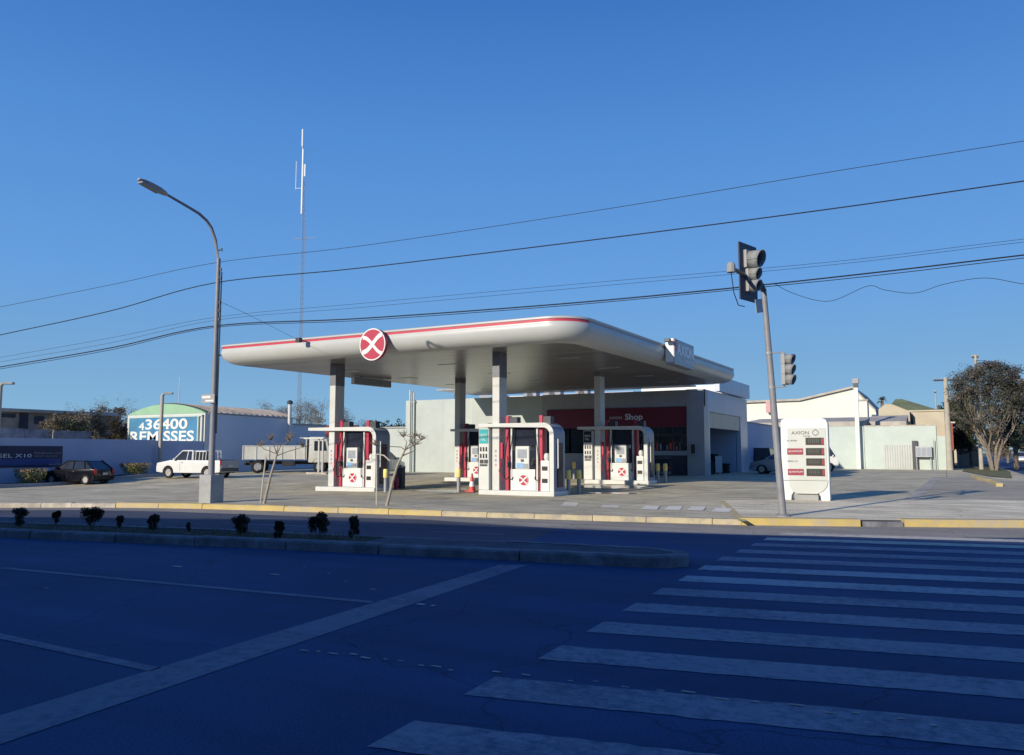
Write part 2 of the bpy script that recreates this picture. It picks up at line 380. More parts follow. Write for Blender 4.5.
# ------------------------------------------------------------------ ground sheets
def sheet(name, poly, off, mat, f=hh, step=2.0):
    b = bmesh.new()
    b.faces.new([b.verts.new((p[0], p[1], 0)) for p in poly])
    if b.faces[:][0].normal.z < 0 or True:
        bmesh.ops.recalc_face_normals(b, faces=b.faces)
    x0, x1 = min(p[0] for p in poly), max(p[0] for p in poly); y0, y1 = min(p[1] for p in poly), max(p[1] for p in poly)
    x = max(-52, math.ceil(x0/step)*step)
    while x < min(x1, 0):
        if x > x0: bmesh.ops.bisect_plane(b, geom=b.verts[:]+b.edges[:]+b.faces[:], plane_co=(x, 0, 0), plane_no=(1, 0, 0))
        x += step
    y = max(0, math.ceil(y0/step)*step)
    while y < min(y1, 54):
        if y > y0: bmesh.ops.bisect_plane(b, geom=b.verts[:]+b.edges[:]+b.faces[:], plane_co=(0, y, 0), plane_no=(0, 1, 0))
        y += step
    bmesh.ops.triangulate(b, faces=[q for q in b.faces if len(q.verts) > 4])
    for v in b.verts: v.co.z = f(v.co.x, v.co.y)+off
    bmesh.ops.recalc_face_normals(b, faces=b.faces)
    if sum(q.normal.z for q in b.faces) < 0: bmesh.ops.reverse_faces(b, faces=b.faces)
    me = bpy.data.meshes.new(name); b.to_mesh(me); b.free(); me.materials.append(M[mat])
    o = bpy.data.objects.new(name, me); C.objects.link(o); struct(o); return o
def resample(line, st=1.0):
    out = [Vector(line[0][:2])]
    for a, b in zip(line, line[1:]):
        a = Vector(a[:2]); b = Vector(b[:2]); n = max(1, int((b-a).length/st))
        for i in range(1, n+1): out.append(a.lerp(b, i/n))
    return out
def kerb(name, line, w, h0, h1, mat, f=hh, jit=.0, kind=True):
    """kerb of width w to the left of the line, bottom h0, top h1, chamfered"""
    pts = resample(line, .8); b = bmesh.new(); rings = []
    for i, p in enumerate(pts):
        d = (pts[min(i+1, len(pts)-1)]-pts[max(i-1, 0)]).normalized(); n = Vector((-d.y, d.x)); g = f(p.x, p.y)
        j = random.uniform(-jit, jit); j2 = random.uniform(-jit, jit)
        pr = [(0+j, h0), (0.01+j, h1-.03+j2), (.035+j, h1+j2), (w, h1+j2*.3), (w, h0)]
        rings.append([b.verts.new((p.x+n.x*q[0], p.y+n.y*q[0], g+q[1])) for q in pr])
    for a, c in zip(rings, rings[1:]):
        for k in range(4): b.faces.new((a[k], a[k+1], c[k+1], c[k]))
    b.faces.new(rings[0]); b.faces.new(rings[-1][::-1])
    bmesh.ops.recalc_face_normals(b, faces=b.faces)
    me = bpy.data.meshes.new(name); b.to_mesh(me); b.free(); me.materials.append(M[mat])
    o = bpy.data.objects.new(name, me); C.objects.link(o)
    if kind: struct(o)
    return o

sheet('ground', [(-500, -400), (500, -400), (500, 700), (-500, 700)], -.004, 'ground')
# road edge, left to right, at road level
KL = [(-62, 5.6), (-42, 9.9), (-24.9, 13.75), (-21.1, 14.9), (-18.4, 15.45), (-14.1, 16.1), (-11.0, 16.6), (-7.0, 17.15), (-3.95, 17.7), (-1.4, 18.65), (1.4, 19.9), (3.6, 21.3), (5.0, 23.5), (5.4, 27), (4.9, 36), (4.5, 46), (4.3, 60), (4.3, 130), (4.3, 260)]
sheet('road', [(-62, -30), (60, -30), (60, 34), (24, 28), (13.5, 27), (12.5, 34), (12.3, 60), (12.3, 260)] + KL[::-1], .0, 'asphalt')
fr = [(-62, 6), (-42, 10.1), (-24.9, 13.95), (-21.1, 15.1), (-18.4, 15.65), (-14.1, 16.3), (-11.0, 16.8), (-7.0, 17.35), (-3.95, 17.9), (-1.4, 18.85), (1.3, 20.1), (3.45, 21.45), (4.82, 23.6), (5.2, 27), (4.7, 36), (4.3, 46), (4.1, 60), (4.1, 78), (-60, 78)]
sheet('forecourt', fr, .0, 'forecourt', fz)
# pavement band along the road at the right and the drive strip
sheet('pavement', [(-3.9, 17.95), (-1.4, 18.87), (1.3, 20.12), (3.4, 21.5), (4.75, 23.6), (5.1, 27), (4.9, 30), (1.2, 28.4), (-1.5, 27.0), (-6.0, 24.5), (-5.2, 21)], .004, 'walk', fz)
sheet('drive_strip', [tuple(GF(938, 477)[:2]), tuple(GF(912, 500)[:2]), (2.0, 28.9), (4.9, 30.3), (4.4, 46), (2.6, 46.5), (1.8, 55)], .004, 'drive', fz)
a, b_ = GF(934, 477), GF(903, 500)
sheet('drain_channel', [(a.x, a.y), (b_.x, b_.y), (b_.x+.42, b_.y), (a.x+.42, a.y)], .008, 'kerb', fz)
def kstones(nm, line, w, h0, h1, mat, jit=.005):
    pts = resample(line, .2); i = 0
    while i < len(pts)-1:
        j = min(len(pts)-1, i+random.choice((5, 6, 7, 8)))
        if len(pts)-1-j < 3: j = len(pts)-1
        q = pts[i:j+1]; d_ = (q[-1]-q[0]).normalized(); n_ = Vector((-d_.y, d_.x))*random.uniform(-.008, .008)
        q = [p+n_ for p in q]; q[0] = q[0]+d_*.008; q[-1] = q[-1]-d_*.008
        kerb(nm, [tuple(p) for p in q], w, h0, h1+random.uniform(-.01, .008), mat, jit=jit); i = j
def seg(i, j): return KL[i:j+1]
kerb('plain_kerb', seg(0, 2), .18, -.05, .13, 'kerb', jit=.006)
kstones('plain_kerb', seg(2, 3), .18, -.05, .13, 'kerb')
kstones('yellow_kerb', seg(3, 6), .2, -.05, .14, 'kerb_yellow')
kstones('lowered_kerb', seg(6, 8), .2, -.05, .12, 'kerb_faint', .004)
kerb('yellow_kerb', [KL[8], (-1.65, 18.55)], .3, -.05, .15, 'kerb_yellow', jit=.004)
kerb('ramp_kerb', [(-1.6, 18.57), (-1.4, 18.65), (-.85, 18.9)], .3, -.05, .105, 'median')
kerb('yellow_kerb', [(-.82, 18.91), (1.4, 19.9), (3.6, 21.3), (5.0, 23.5)], .35, -.05, .16, 'kerb_yellow', jit=.004)
kerb('plain_kerb', KL[12:18], .18, -.05, .13, 'kerb', jit=.004)
def band(name, p, q, w, off, mat, f):
    p = Vector(p[:2]); q = Vector(q[:2]); n = Vector((-(q-p).y, (q-p).x)).normalized()*w/2
    return sheet(name, [tuple(p-n), tuple(q-n), tuple(q+n), tuple(p+n)], off, mat, f)
band('yellow_line', GF(722, 501), GF(743, 521.5), .16, .008, 'paint_yel', fz)
for (xa, ya, xb) in ((641, 507.5, 657), (664, 508, 680), (687, 508.5, 703), (711, 510, 729), (600, 505.5, 618), (560, 504, 576)):
    p1, p2, p3, p4 = GF(xa, ya+2), GF(xb, ya+2.6), GF(xb+3, ya-1.4), GF(xa+5, ya-2)
    sheet('pavement_marking', [tuple(q[:2]) for q in (p1, p2, p3, p4)], .008, 'paint_pale', fz)
# wet patches round the islands
def inset2(line, d):
    pts = [Vector(p) for p in line]; out = []
    for i, p in enumerate(pts):
        t = (pts[min(i+1, len(pts)-1)]-pts[max(i-1, 0)]).normalized(); out.append((p.x-t.y*d+random.uniform(-.1, .1), p.y+t.x*d+random.uniform(-.1, .1)))
    return out
def blob(name, c, rx, ry, off, mat, f, n=28, rz=0):
    pts = []
    for k in range(n):
        t = 2*PI*k/n; r = 1+random.uniform(-.18, .18)
        x, y = rx*r*math.cos(t), ry*r*math.sin(t)
        pts.append((c[0]+x*math.cos(rz)-y*math.sin(rz), c[1]+x*math.sin(rz)+y*math.cos(rz)))
    return sheet(name, pts, off, mat, f)
blob('wet_patch', (-12.9, 32.4), 1.7, 1.2, .006, 'wet', fz)
blob('wet_patch', (-17.5, 27.0), 1.6, .8, .006, 'wet', fz)
blob('wet_patch', (-11.1, 28.6), 1.0, .6, .006, 'wet', fz)

# paler surface of the far carriageway; kerb strip with sunlight put into its colour
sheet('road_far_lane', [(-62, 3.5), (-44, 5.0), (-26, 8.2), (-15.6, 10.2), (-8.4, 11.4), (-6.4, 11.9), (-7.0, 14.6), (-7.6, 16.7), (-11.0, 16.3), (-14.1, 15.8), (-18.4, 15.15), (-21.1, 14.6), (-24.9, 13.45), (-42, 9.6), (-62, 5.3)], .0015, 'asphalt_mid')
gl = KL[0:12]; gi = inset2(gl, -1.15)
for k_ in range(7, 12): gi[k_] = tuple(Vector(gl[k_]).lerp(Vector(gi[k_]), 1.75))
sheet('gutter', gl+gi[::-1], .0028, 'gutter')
# crosswalk stripes (road runs about 11 degrees off the station's front)
sl = math.tan(R(10.8))
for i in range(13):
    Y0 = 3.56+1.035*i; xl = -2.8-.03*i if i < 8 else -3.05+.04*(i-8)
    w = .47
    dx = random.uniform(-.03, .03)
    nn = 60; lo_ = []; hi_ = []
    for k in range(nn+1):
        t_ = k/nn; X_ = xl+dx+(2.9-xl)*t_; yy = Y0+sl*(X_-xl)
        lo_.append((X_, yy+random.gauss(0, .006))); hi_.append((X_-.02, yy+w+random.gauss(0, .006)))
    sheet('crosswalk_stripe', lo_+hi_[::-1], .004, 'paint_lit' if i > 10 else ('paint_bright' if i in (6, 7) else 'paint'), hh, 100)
# the three lines of the near carriageway
sheet('stop_line', [(-4.61, 2.6), (-4.35, .5), (-4.95, .6), (-5.11, 2.9), (-5.59, 9.94), (-5.24, 10.13)][::-1], .004, 'paint_old', hh, 100)
band('lane_line', GR(0, 568), GR(372, 602.5), .11, .004, 'paint_old', hh)
band('lane_line', (-14, 4.3), GR(155, 670), .11, .004, 'paint_old', hh)
band('lane_line', (-40, 8.6), GR(28, 517), .1, .004, 'paint', hh)
band('lane_line', GR(430, 531.5), GR(505, 534.5), .09, .004, 'paint', hh)
band('lane_line', GR(240, 524), GR(330, 527), .09, .004, 'paint', hh)
# paint flecks scattered near the stop line
fm = MB()
for (xa, ya, xb, yb, n) in ((300, 650, 470, 672, 10), (500, 672, 960, 728, 14), (300, 565, 420, 605, 5), (30, 500+55, 60, 618, 2)):
    for k in range(n):
        t = (k+random.uniform(-.3, .3))/n; p = GR(xa+(xb-xa)*t, ya+(yb-ya)*t+random.uniform(-2, 2)); 
        w = random.uniform(.015, .05); l = random.uniform(.01, .018)
        fm.quad((p.x-w, p.y-l, .009), (p.x+w, p.y-l*.5, .009), (p.x+w*.8, p.y+l, .009), (p.x-w*.9, p.y+l*.8, .009))
for q in ((177, 567, .09), (275, 575, .07), (421, 605, .05), (433, 606.5, .025)):
    p = GR(q[0], q[1]); fm.quad((p.x-q[2], p.y-.03, .009), (p.x+q[2], p.y-.02, .009), (p.x+q[2]*.7, p.y+.04, .009), (p.x-q[2], p.y+.03, .009))
fo = fm.build('paint_flecks', 'paint_lit'); tag(fo, 'scattered white paint flecks lying on the dark asphalt', 'debris', kind='stuff')

# ------------------------------------------------------------------ median
MF = [(-44, 2.9), (-26, 6.5), (-15.51, 8.63), (-11.15, 9.48), (-8.31, 9.97), (-5.66, 10.40), (-3.9, 10.62)]
MBk = [(-44, 4.2), (-26, 7.8), (-15.6, 9.95), (-11.3, 10.75), (-8.4, 11.22), (-5.7, 11.62), (-3.9, 11.75)]
mm = MB()
tip = [(-3.9, 10.62), (-3.4, 10.78), (-3.22, 11.08), (-3.32, 11.5), (-3.8, 11.75)]
def stones(line, w, L_, nm):
    pts = resample(line, .12); i = 0
    while i < len(pts)-1:
        st = max(3, int(L_*random.uniform(.7, 1.3)/.12)); j = min(len(pts)-1, i+st)
        seg_ = pts[i:j+1]; off = random.uniform(-.02, .02); hz_ = random.uniform(-.012, .012)
        d_ = (seg_[-1]-seg_[0]).normalized(); n_ = Vector((-d_.y, d_.x))
        q_ = [p+n_*off for p in seg_]; q_[0] = q_[0]+d_*.012; q_[-1] = q_[-1]-d_*.012
        kerb(nm, [tuple(p) for p in q_], w, -.05, .15+hz_, 'median', jit=.007)
        i = j
stones([MF[1]]+MF[2:]+tip[1:], .22, 2.0, 'median_kerb')
stones([(-3.8, 11.75)]+MBk[::-1][1:-1], .18, 2.4, 'median_kerb')
def inset(line, d):
    pts = [Vector(p) for p in line]; out = []
    for i, p in enumerate(pts):
        t = (pts[min(i+1, len(pts)-1)]-pts[max(i-1, 0)]).normalized(); out.append((p.x-t.y*d, p.y+t.x*d))
    return out
fi = inset(MF, .20); bi = inset(MBk, -.16)
sheet('median_soil', fi[:5]+bi[:5][::-1], .135, 'soil')
gm = MB()
for k in range(1500):
    i_ = random.randint(1, 3); t_ = random.random(); v_ = random.random()
    a_ = Vector(fi[i_]).lerp(Vector(fi[i_+1]), t_); c_ = Vector(bi[i_]).lerp(Vector(bi[i_+1]), t_); p_ = a_.lerp(c_, v_)
    an = random.uniform(0, 6.28); hg = random.uniform(.02, .09)*(1 if random.random() < .8 else 1.8); w_ = .006
    gm.b.faces.new([gm.b.verts.new(q) for q in ((p_.x-w_*math.cos(an), p_.y-w_*math.sin(an), .13), (p_.x+w_*math.cos(an), p_.y+w_*math.sin(an), .13), (p_.x+random.uniform(-.03, .03), p_.y+random.uniform(-.03, .03), .13+hg))])
go_ = gm.build('weeds', 'grass', recalc=False); tag(go_, 'thin dry weeds growing in the soil of the median', 'weeds', kind='stuff')
sheet('median_paving', [(-8.3, 10.15), fi[5], (-3.95, 10.8), (-3.5, 10.95), (-3.42, 11.1), (-3.5, 11.4), (-3.95, 11.58), bi[5], (-8.4, 11.06)], .141, 'median_top')
sh = [(20, 527, 19, 1), (56, 525, 14, .7), (92, 529, 23, 1.1), (120, 528, 12, .7), (153, 532, 17, .9), (188, 534, 12, .35), (240, 535, 22, 1), (279, 539, 18, .7), (319, 538, 25, 1.1), (353.5, 541, 26, .5)]
slab_ = ['small round dark shrub nearest the left edge of the photo on the median', 'low open dark shrub second from the left edge on the median', 'tall bushy dark shrub third from the left on the median', 'tiny low shrub fourth from the left on the median',
 'rounded dark shrub fifth from the left on the median', 'sparse spindly seedling with a pale stem on the median', 'dense upright dark shrub below the foot of the lamp post', 'leaning two-topped dark shrub between two denser ones on the median', 'largest round dark shrub on the median', 'thin tall twiggy shrub with a white stem at the right end of the median planting']
for (x, y, hpx, fat), lb in zip(sh, slab_):
    p = G(x, y, .14); d = (p-EYE).dot(FW); H = hpx*d/F*1.05
    t = thing('median_shrub', lb, 'shrub', p, random.uniform(0, 6), 'shrubs planted along the median')
    lf = MB(); st = MB()
    for k in range(7):
        an = random.uniform(0, 2*PI); tipv = Vector((math.cos(an)*H*.3*fat, math.sin(an)*H*.3*fat, H*random.uniform(.6, 1)))
        st.tube([(0, 0, -.03), tipv*.5, tipv], [.008, .005, .002], 4)
        lf.leaves(tipv*.85, (H*.16*fat, H*.16*fat, H*.15), int(120*fat+14), .016)
    for k in range(9):
        an = random.uniform(0, 6.28); rr = random.uniform(.05, .3)*H*fat; zz = H*random.uniform(.2, .85)
        lf.leaves((rr*math.cos(an)*(1.2-zz/H*.6), rr*math.sin(an), zz), (H*.17*fat, H*.17*fat, H*.16), int(70*fat)+8, .024)
    if fat < .6: st.tube([(0, 0, 0), (0, 0, H*.4)], .012, 5)
    lf.build('foliage', 'shrub', t); st.build('stem', 'bark_pale' if fat < .6 else 'bark', t)

# ------------------------------------------------------------------ station canopy
X0, X1, Y0c, Y1c = -27.55, -10.5, 23.9, 44.6
SZ, TZ = 5.3, 6.42
can = thing('station_canopy', 'large flat white fuel station canopy with a red stripe on four square columns', 'canopy', (0, 0, 0))
def rring(b, ins, z, rad=1.0, seg=8):
    x0, x1, y0, y1 = X0+ins, X1-ins, Y0c+ins, Y1c-ins; r0 = max(.25, rad-ins*.6); vs = []
    for sx_, sy_, a0 in ((1, 1, 0), (0, 1, 90), (0, 0, 180), (1, 0, 270)):
        r = .25 if sy_ else (r0*1.3 if sx_ else r0*.5); cx = x1-r if sx_ else x0+r; cy = y1-r if sy_ else y0+r
        for k in range(seg+1):
            t = R(a0+90*k/seg); xx, yy = cx+r*math.cos(t), cy+r*math.sin(t)
            vs.append(b.verts.new((xx+(yy-24)*(.07-.05*(xx-X0)/(X1-X0)), yy, z)))
    return vs
def loft(prof, name, mat, parent, cap_last=False, cap_first=False):
    b = bmesh.new(); rg = [rring(b, i, z) for i, z in prof]
    for a, c in zip(rg, rg[1:]):
        n = len(a)
        for k in range(n): b.faces.new((a[k], a[(k+1) % n], c[(k+1) % n], c[k]))
    if cap_last: b.faces.new(rg[-1])
    if cap_first: b.faces.new(rg[0][::-1])
    mb = MB(); mb.b.free(); mb.b = b
    return mb.build(name, mat, parent, smooth=True)
loft([(.02, 5.93), (.0, 5.86), (.01, 5.74), (.06, 5.61), (.16, 5.48), (.32, 5.375), (.5, 5.32), (.66, 5.302)], 'fascia', 'canopy', can)
loft([(.02, 5.93), (.022, 5.97)], 'lower_trim', 'canopy', can)
rs_ = loft([(.022, 5.97), (.03, 5.975), (.03, 6.06)], 'red_stripe', 'red_sun', can)
bm_ = bmesh.new(); bm_.from_mesh(rs_.data); dl = [f_ for f_ in bm_.faces if f_.calc_center_median().y > 25.0]
b2_ = bm_.copy(); b2_.faces.ensure_lookup_table(); dk2 = [f_ for f_ in b2_.faces if f_.calc_center_median().y <= 25.0]
bmesh.ops.delete(bm_, geom=dl, context='FACES'); bm_.to_mesh(rs_.data); bm_.free(); bmesh.ops.delete(b2_, geom=dk2, context='FACES')
mb = MB(); mb.b.free(); mb.b = b2_; mb.build('side_stripe', 'portal_side', can)
loft([(.03, 6.06), (.01, 6.065), (.0, 6.075), (.0, 6.13), (.05, 6.16), (.3, 6.16), (.35, 6.1)], 'roof_edge', 'canopy', can)
loft([(.34, 6.1), (.36, 6.105)], 'roof_deck', 'grey_roof', can, cap_last=True)
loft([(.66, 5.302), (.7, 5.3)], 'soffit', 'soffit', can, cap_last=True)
# floodlight on a short arm on the front fascia
fp = PY(306, 340, 23.9)
fl_ = thing('floodlight', 'small dark floodlight on the front fascia left of the round sign', 'floodlight', (fp.x, 23.9, 5.98))
mb = MB(); mb.tube([(0, .05, 0), (0, -.3, .03)], .03, 6); mb.build('arm', 'steel_dark', fl_)
mb = MB(); mb.b2((-.1, -.5, -.08), (.1, -.3, .1), bev=.02); mb.build('housing', 'steel_dark', fl_)
cols = [(-22.72, 26.2), (-14.76, 26.2), (-22.0, 34.9), (-14.25, 34.9)]
for (x, y) in cols:
    z = fz(x, y); mb = MB(); mb.b2((x-.15, y-.29, z+.0), (x+.15, y+.29, 5.299), bev=.015); c = mb.build('column', 'column', can)
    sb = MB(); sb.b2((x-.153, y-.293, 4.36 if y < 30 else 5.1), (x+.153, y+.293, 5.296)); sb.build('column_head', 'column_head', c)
    for k, zz in enumerate((1.55, 1.38, 1.21, 1.04)):
        s_ = MB(); s_.b2((x-.035, y-.297, zz), (x+.035, y-.292, zz+.09)); s_.build('sticker', 'sticker_pink' if k % 2 else 'pump_grey', c)
for i, x in enumerate((-24.0, -18.6, -13.0)):
    for y in (28.7, 33, 37.5, 41.5):
        mb = MB(); mb.b2((x-.45, y-.3, 5.285), (x+.45, y+.3, 5.31)); o = mb.build('recessed_light', 'pump_grey', can)
# small projecting spike at the left corner of the canopy
mb = MB(); mb.tube([(X0+.25, 24.1, 5.72), (X0-.3, 24.05, 5.78)], .035, 6); mb.build('rain_spout', 'steel_dark', can)

def xlogo(parent, c, r, rot, white='text_pale', disc='red', depth=.02, swap=False, name='emblem'):
    """round badge with two crossing curved strokes; local plane faces -Y (rot about Z)"""
    e = bpy.data.objects.new(name, None); C.objects.link(e); e.parent = parent; e.location = c; e.rotation_euler.z = rot; e.empty_display_size = .05
    if disc:
        mb = MB(); mb.lathe([(r*1.0, -depth/2), (r*1.0, depth/2)], (0, 0, 0), 40, 'Y'); mb.build('disc', disc, e)
        mb = MB(); n = 48
        for k in range(n):
            a1, a2 = 2*PI*k/n, 2*PI*(k+1)/n; y = -depth/2-.004
            mb.quad((r*.93*math.cos(a1), y, r*.93*math.sin(a1)), (r*math.cos(a1), y, r*math.sin(a1)), (r*math.cos(a2), y, r*math.sin(a2)), (r*.93*math.cos(a2), y, r*.93*math.sin(a2)))
        mb.build('rim_line', white, e)
    for s_, (wd, cv) in enumerate(((.20, .10), (.26, -.10))):
        mb = MB(); n = 18; y = -depth/2-.008-.004*s_
        L_, U_ = [], []
        for k in range(n+1):
            t = -1+2*k/n
            x = t*.76; z = (-1 if s_ == 0 else 1)*.52*math.sin(t*PI/2)*(1+.12*t)
            w = wd*(1-.3*abs(t))
            L_.append((x*r, y, (z-w*.75)*r)); U_.append((x*r, y, (z+w*.75)*r))
        for k in range(n): mb.quad(L_[k], L_[k+1], U_[k+1], U_[k])
        mb.build('stroke', white, e)
    return e
p = PY(372.5, 345, 25.1)
t = thing('round_emblem_sign', 'round red sign with a white crossed emblem on the front of the canopy', 'sign', (-18.8, 23.68, 5.6))
xlogo(t, (0, 0, 0), .61, 0, depth=.16)
mb = MB(); mb.b2((-.06, .08, -.1), (.06, .3, .1)); mb.build('bracket', 'steel_dark', t)

t = thing('box_sign', 'box shaped sign with silver lettering on the right side of the canopy', 'sign', (-10.1, 34.15, 5.82))
mb = MB(); mb.b2((-.2, -1.5, -.55), (.2, 1.5, .55), bev=.02); mb.build('cabinet', 'pump_grey', t)
mb = MB(); mb.b2((-.18, -1.515, -.46), (.16, -1.503, .54)); mb.build('end_panel', 'white_clean', t)
mb = MB(); mb.b2((.205, -1.47, .05), (.215, -1.2, .5)); mb.build('red_flag', 'red', t)
text('AXION', 'text_sign', t, (.205, -1.1, -.1), 2.5, .5, R(90), bold=.02)
text('energy', 'text_sign', t, (.205, .1, -.42), 1.25, .2, R(90))
mb = MB(); mb.tube([(0, -1.5, .42), (0, -1.7, .46)], .03, 6); mb.b2((-.12, -1.9, .36), (.12, -1.66, .5), bev=.02); mb.build('floodlight', 'steel_dark', t)
p = PY(353, 378, 45); q = PY(388, 387, 45)
t = thing('hanging_sign', 'grey box sign hanging under the back left edge of the canopy', 'sign', (-25.45, (PX(353, 381, -25.5).y+PX(388, 384, -25.5).y)/2, 5.07), R(88))
hw = (PX(388, 384, -25.5).y-PX(353, 381, -25.5).y)/2
mb = MB(); mb.box((0, 0, 0), (2*hw, .25, .36), bev=.02); mb.build('panel', 'pump_grey', t)
mb = MB(); mb.box((-hw-.008, 0, 0), (.01, .2, .3)); mb.build('end_light', 'white_clean', t)
for s_ in (-.8, .8):
    mb = MB(); mb.tube([(s_, 0, .17), (s_, 0, .3)], .03, 6); mb.build('hanger', 'steel_dark', t)

# ------------------------------------------------------------------ fuel islands
def island(x, y, label, panel, ov=1.15):
    z = fz(x+1, y)
    t = thing('fuel_island', label, 'fuel island', (x, y, z), 0, 'fuel islands under the canopy')
    mb = MB(); mb.b2((-.55, -.62, -.1), (2.56, .62, .16), bev=.03); mb.build('island_base', 'white', t)
    # portal: flat band that runs over the pumps and bends down at the right end
    pr = []; zt, th, xe, rr = 2.62, .17, 2.48, .42
    outer = [(-ov, zt)]+[(xe-rr+rr*math.sin(R(a)), zt-rr+rr*math.cos(R(a))) for a in range(0, 91, 10)]+[(xe, .14)]
    inner = [(-ov, zt-th*.7)]+[(xe-rr+(rr-th)*math.sin(R(a)), zt-rr+(rr-th)*math.cos(R(a))) for a in range(0, 91, 10)]+[(xe-th, .14)]
    mb = MB(); mb.prism(outer+inner[::-1], -.47, .47, 'Y'); mb.build('portal', 'white', t, smooth=True)
    mb = MB()                                                       # dark outer skin of the band
    off = [(px+.006, pz) for px, pz in outer[6:]]
    for (a1, z1), (a2, z2) in zip(off, off[1:]): mb.quad((a1, -.43, z1), (a1, .43, z1), (a2, .43, z2), (a2, -.43, z2))
    mb.build('portal_cladding', 'portal_side', t)
    mb = MB(); mb.tube([(2.55, -.25, 1.0), (2.55, -.25, 2.0), (2.49, -.25, 2.05)], .025, 6); mb.tube([(2.55, -.25, 1.0), (2.48, -.25, .98)], .025, 6); mb.build('handrail', 'white_clean', t)
    mb = MB(); mb.b2((2.49, -.2, .3), (2.52, .25, 1.9), bev=.008); mb.build('poster_frame', 'screen', t)
    if panel:
        p_ = thing('service_kiosk', panel, 'kiosk', (x-.42, y-.3, z+.16), 0, 'service kiosks beside the columns')
        mb = MB(); mb.b2((-.23, -.14, 0), (.21, .14, 2.28), bev=.02); mb.build('cabinet', 'white', p_)
        mb = MB(); mb.b2((-.2, -.155, 1.72), (.18, -.14, 2.25)); sg = mb.build('header', 'teal' if y < 30 else 'screen', p_)  # back kiosk's teal header gets a dark colour standing in for shade
        text('SERVICIO', 'text_pale', p_, (-.15, -.158, 1.98), .28, .1, 0)
        text('FULL', 'text_pale', p_, (-.12, -.158, 1.83), .2, .1, 0)
        for i in range(3):
            for j in range(2):
                mb = MB(); mb.b2((-.16+.12*i, -.17, 1.18+.25*j), (-.11+.12*i, -.14, 1.34+.25*j)); mb.tube([(-.135+.12*i, -.17, 1.3+.25*j), (-.12+.12*i, -.19, 1.2+.25*j)], .012, 5); mb.build('nozzle', 'text_grey', p_)
        mb = MB()
        for i in range(2): mb.b2((-.17+.19*i, -.165, .98), (-.02+.19*i, -.14, 1.12))
        mb.b2((-.17, -.16, .88), (.15, -.14, .95)); mb.build('card_slot', 'steel_dark', p_)
    # dispenser
    d = thing('fuel_dispenser', {0: 'fuel pump with red masts on the island nearest the lamp post', 1: 'fuel pump with red masts in the centre beside the teal service panel', 2: 'fuel pump partly hidden behind the central island at the back', 3: 'fuel pump on the shaded island in front of the shop'}[[0, 1, 2, 3][cols.index((x, y))]], 'fuel pump', (x+1.2, y, z+.16), 0, 'fuel pumps on the islands')
    mb = MB(); mb.b2((-.5, -.33, 0), (.5, .33, .78), bev=.04); mb.build('lower_panel', 'white_clean', d)
    mb = MB(); mb.b2((-.5, -.28, .8), (.5, .28, 1.45), bev=.02); mb.build('back_panel', 'screen', d)
    mb = MB(); mb.b2((-.34, -.36, .78), (.24, .3, 1.62), bev=.05); bd = mb.build('housing', 'white', d)
    mb = MB(); mb.b2((-.24, -.372, 1.18), (.14, -.362, 1.5)); mb.build('display', 'pump_grey', bd)
    mb = MB(); mb.b2((-.1, -.375, 1.05), (.02, -.362, 1.14)); mb.build('keypad', 'text_grey', bd)
    mb = MB(); mb.b2((-.27, -.372, .82), (-.02, -.362, 1.0)); mb.build('sticker', 'pump_blue', bd)
    mb = MB(); mb.b2((0, -.372, .82), (.2, -.362, .98)); mb.build('sticker', 'pump_grey', bd)
    mb = MB(); mb.b2((-.5, -.2, 1.62), (.48, .2, 2.34), bev=.02); mb.build('top_display', 'screen', d)
    mb = MB(); mb.b2((-.56, -.3, 0), (-.5, .3, 2.36)); mb.b2((.5, -.3, 0), (.56, .3, 2.36)); mb.build('side_frame', 'white', d)
    xlogo(d, (0, -.34, .38), .2, 0, depth=.02)
    for sx in (-.72, .68):
        ms = MB(); ms.b2((sx-.1, -.22, 0), (sx+.03, .06, 2.74), bev=.01); mo = ms.build('mast', 'red', d)
        mc = MB(); mc.b2((sx+.035, -.2, 2.35), (sx+.38 if sx < 0 else sx+.36, .1, 2.7), bev=.02); mc.build('hose_reel', 'steel_dark', mo)
    for (sx, sg) in ((-.62, -1), (.44, 1), (-.42, -1)):
        h_ = MB(); a0 = Vector((sx, -.3, 2.3)); pts = []
        for k in range(13):
            tt = k/12; pts.append((sx+sg*.12*math.sin(tt*PI), -.3-.18*math.sin(tt*PI), 2.3-1.9*math.sin(tt*PI*.62)+.0))
        h_.tube(pts, .018, 6); h_.build('hose', 'black', d)
    for k, (sx, zz) in enumerate(((-.62, 1.2), (-.6, .95), (.42, 1.05))):
        nz = MB(); nz.box((sx, -.36, zz), (.1, .12, .22), bev=.02); nz.tube([(sx, -.38, zz+.08), (sx, -.46, zz+.02), (sx, -.5, zz-.12)], .016, 6); nz.build('nozzle', 'red' if k < 1 else 'black', d)
    mb = MB(); mb.b2((-1.0, -.3, 1.15), (-.9, -.18, 1.75), bev=.02); mb.tube([(-.95, -.25, 1.2), (-1.02, -.35, .7), (-.9, -.3, .35)], .02, 6); mb.build('air_hose_box', 'red', d)
    # towel and waste cabinet
    w_ = thing('waste_cabinet', ['white waste cabinet with two dark slots on the left island', 'white waste cabinet with two dark slots at the right end of the central island', 'white waste cabinet on the back left island', 'white waste cabinet with two dark slots on the shaded island by the shop'][cols.index((x, y))], 'waste cabinet', (x+2.09, y-.2, z+.16), 0, 'waste cabinets on the islands')
    mb = MB(); mb.b2((-.17, -.2, 0), (.17, .2, 1.1), bev=.02); mb.build('cabinet', 'white_clean', w_)
    for zz in (.3, .74):
        mb = MB(); mb.b2((-.11, -.215, zz), (.11, -.2, zz+.15)); mb.build('slot', 'black', w_)
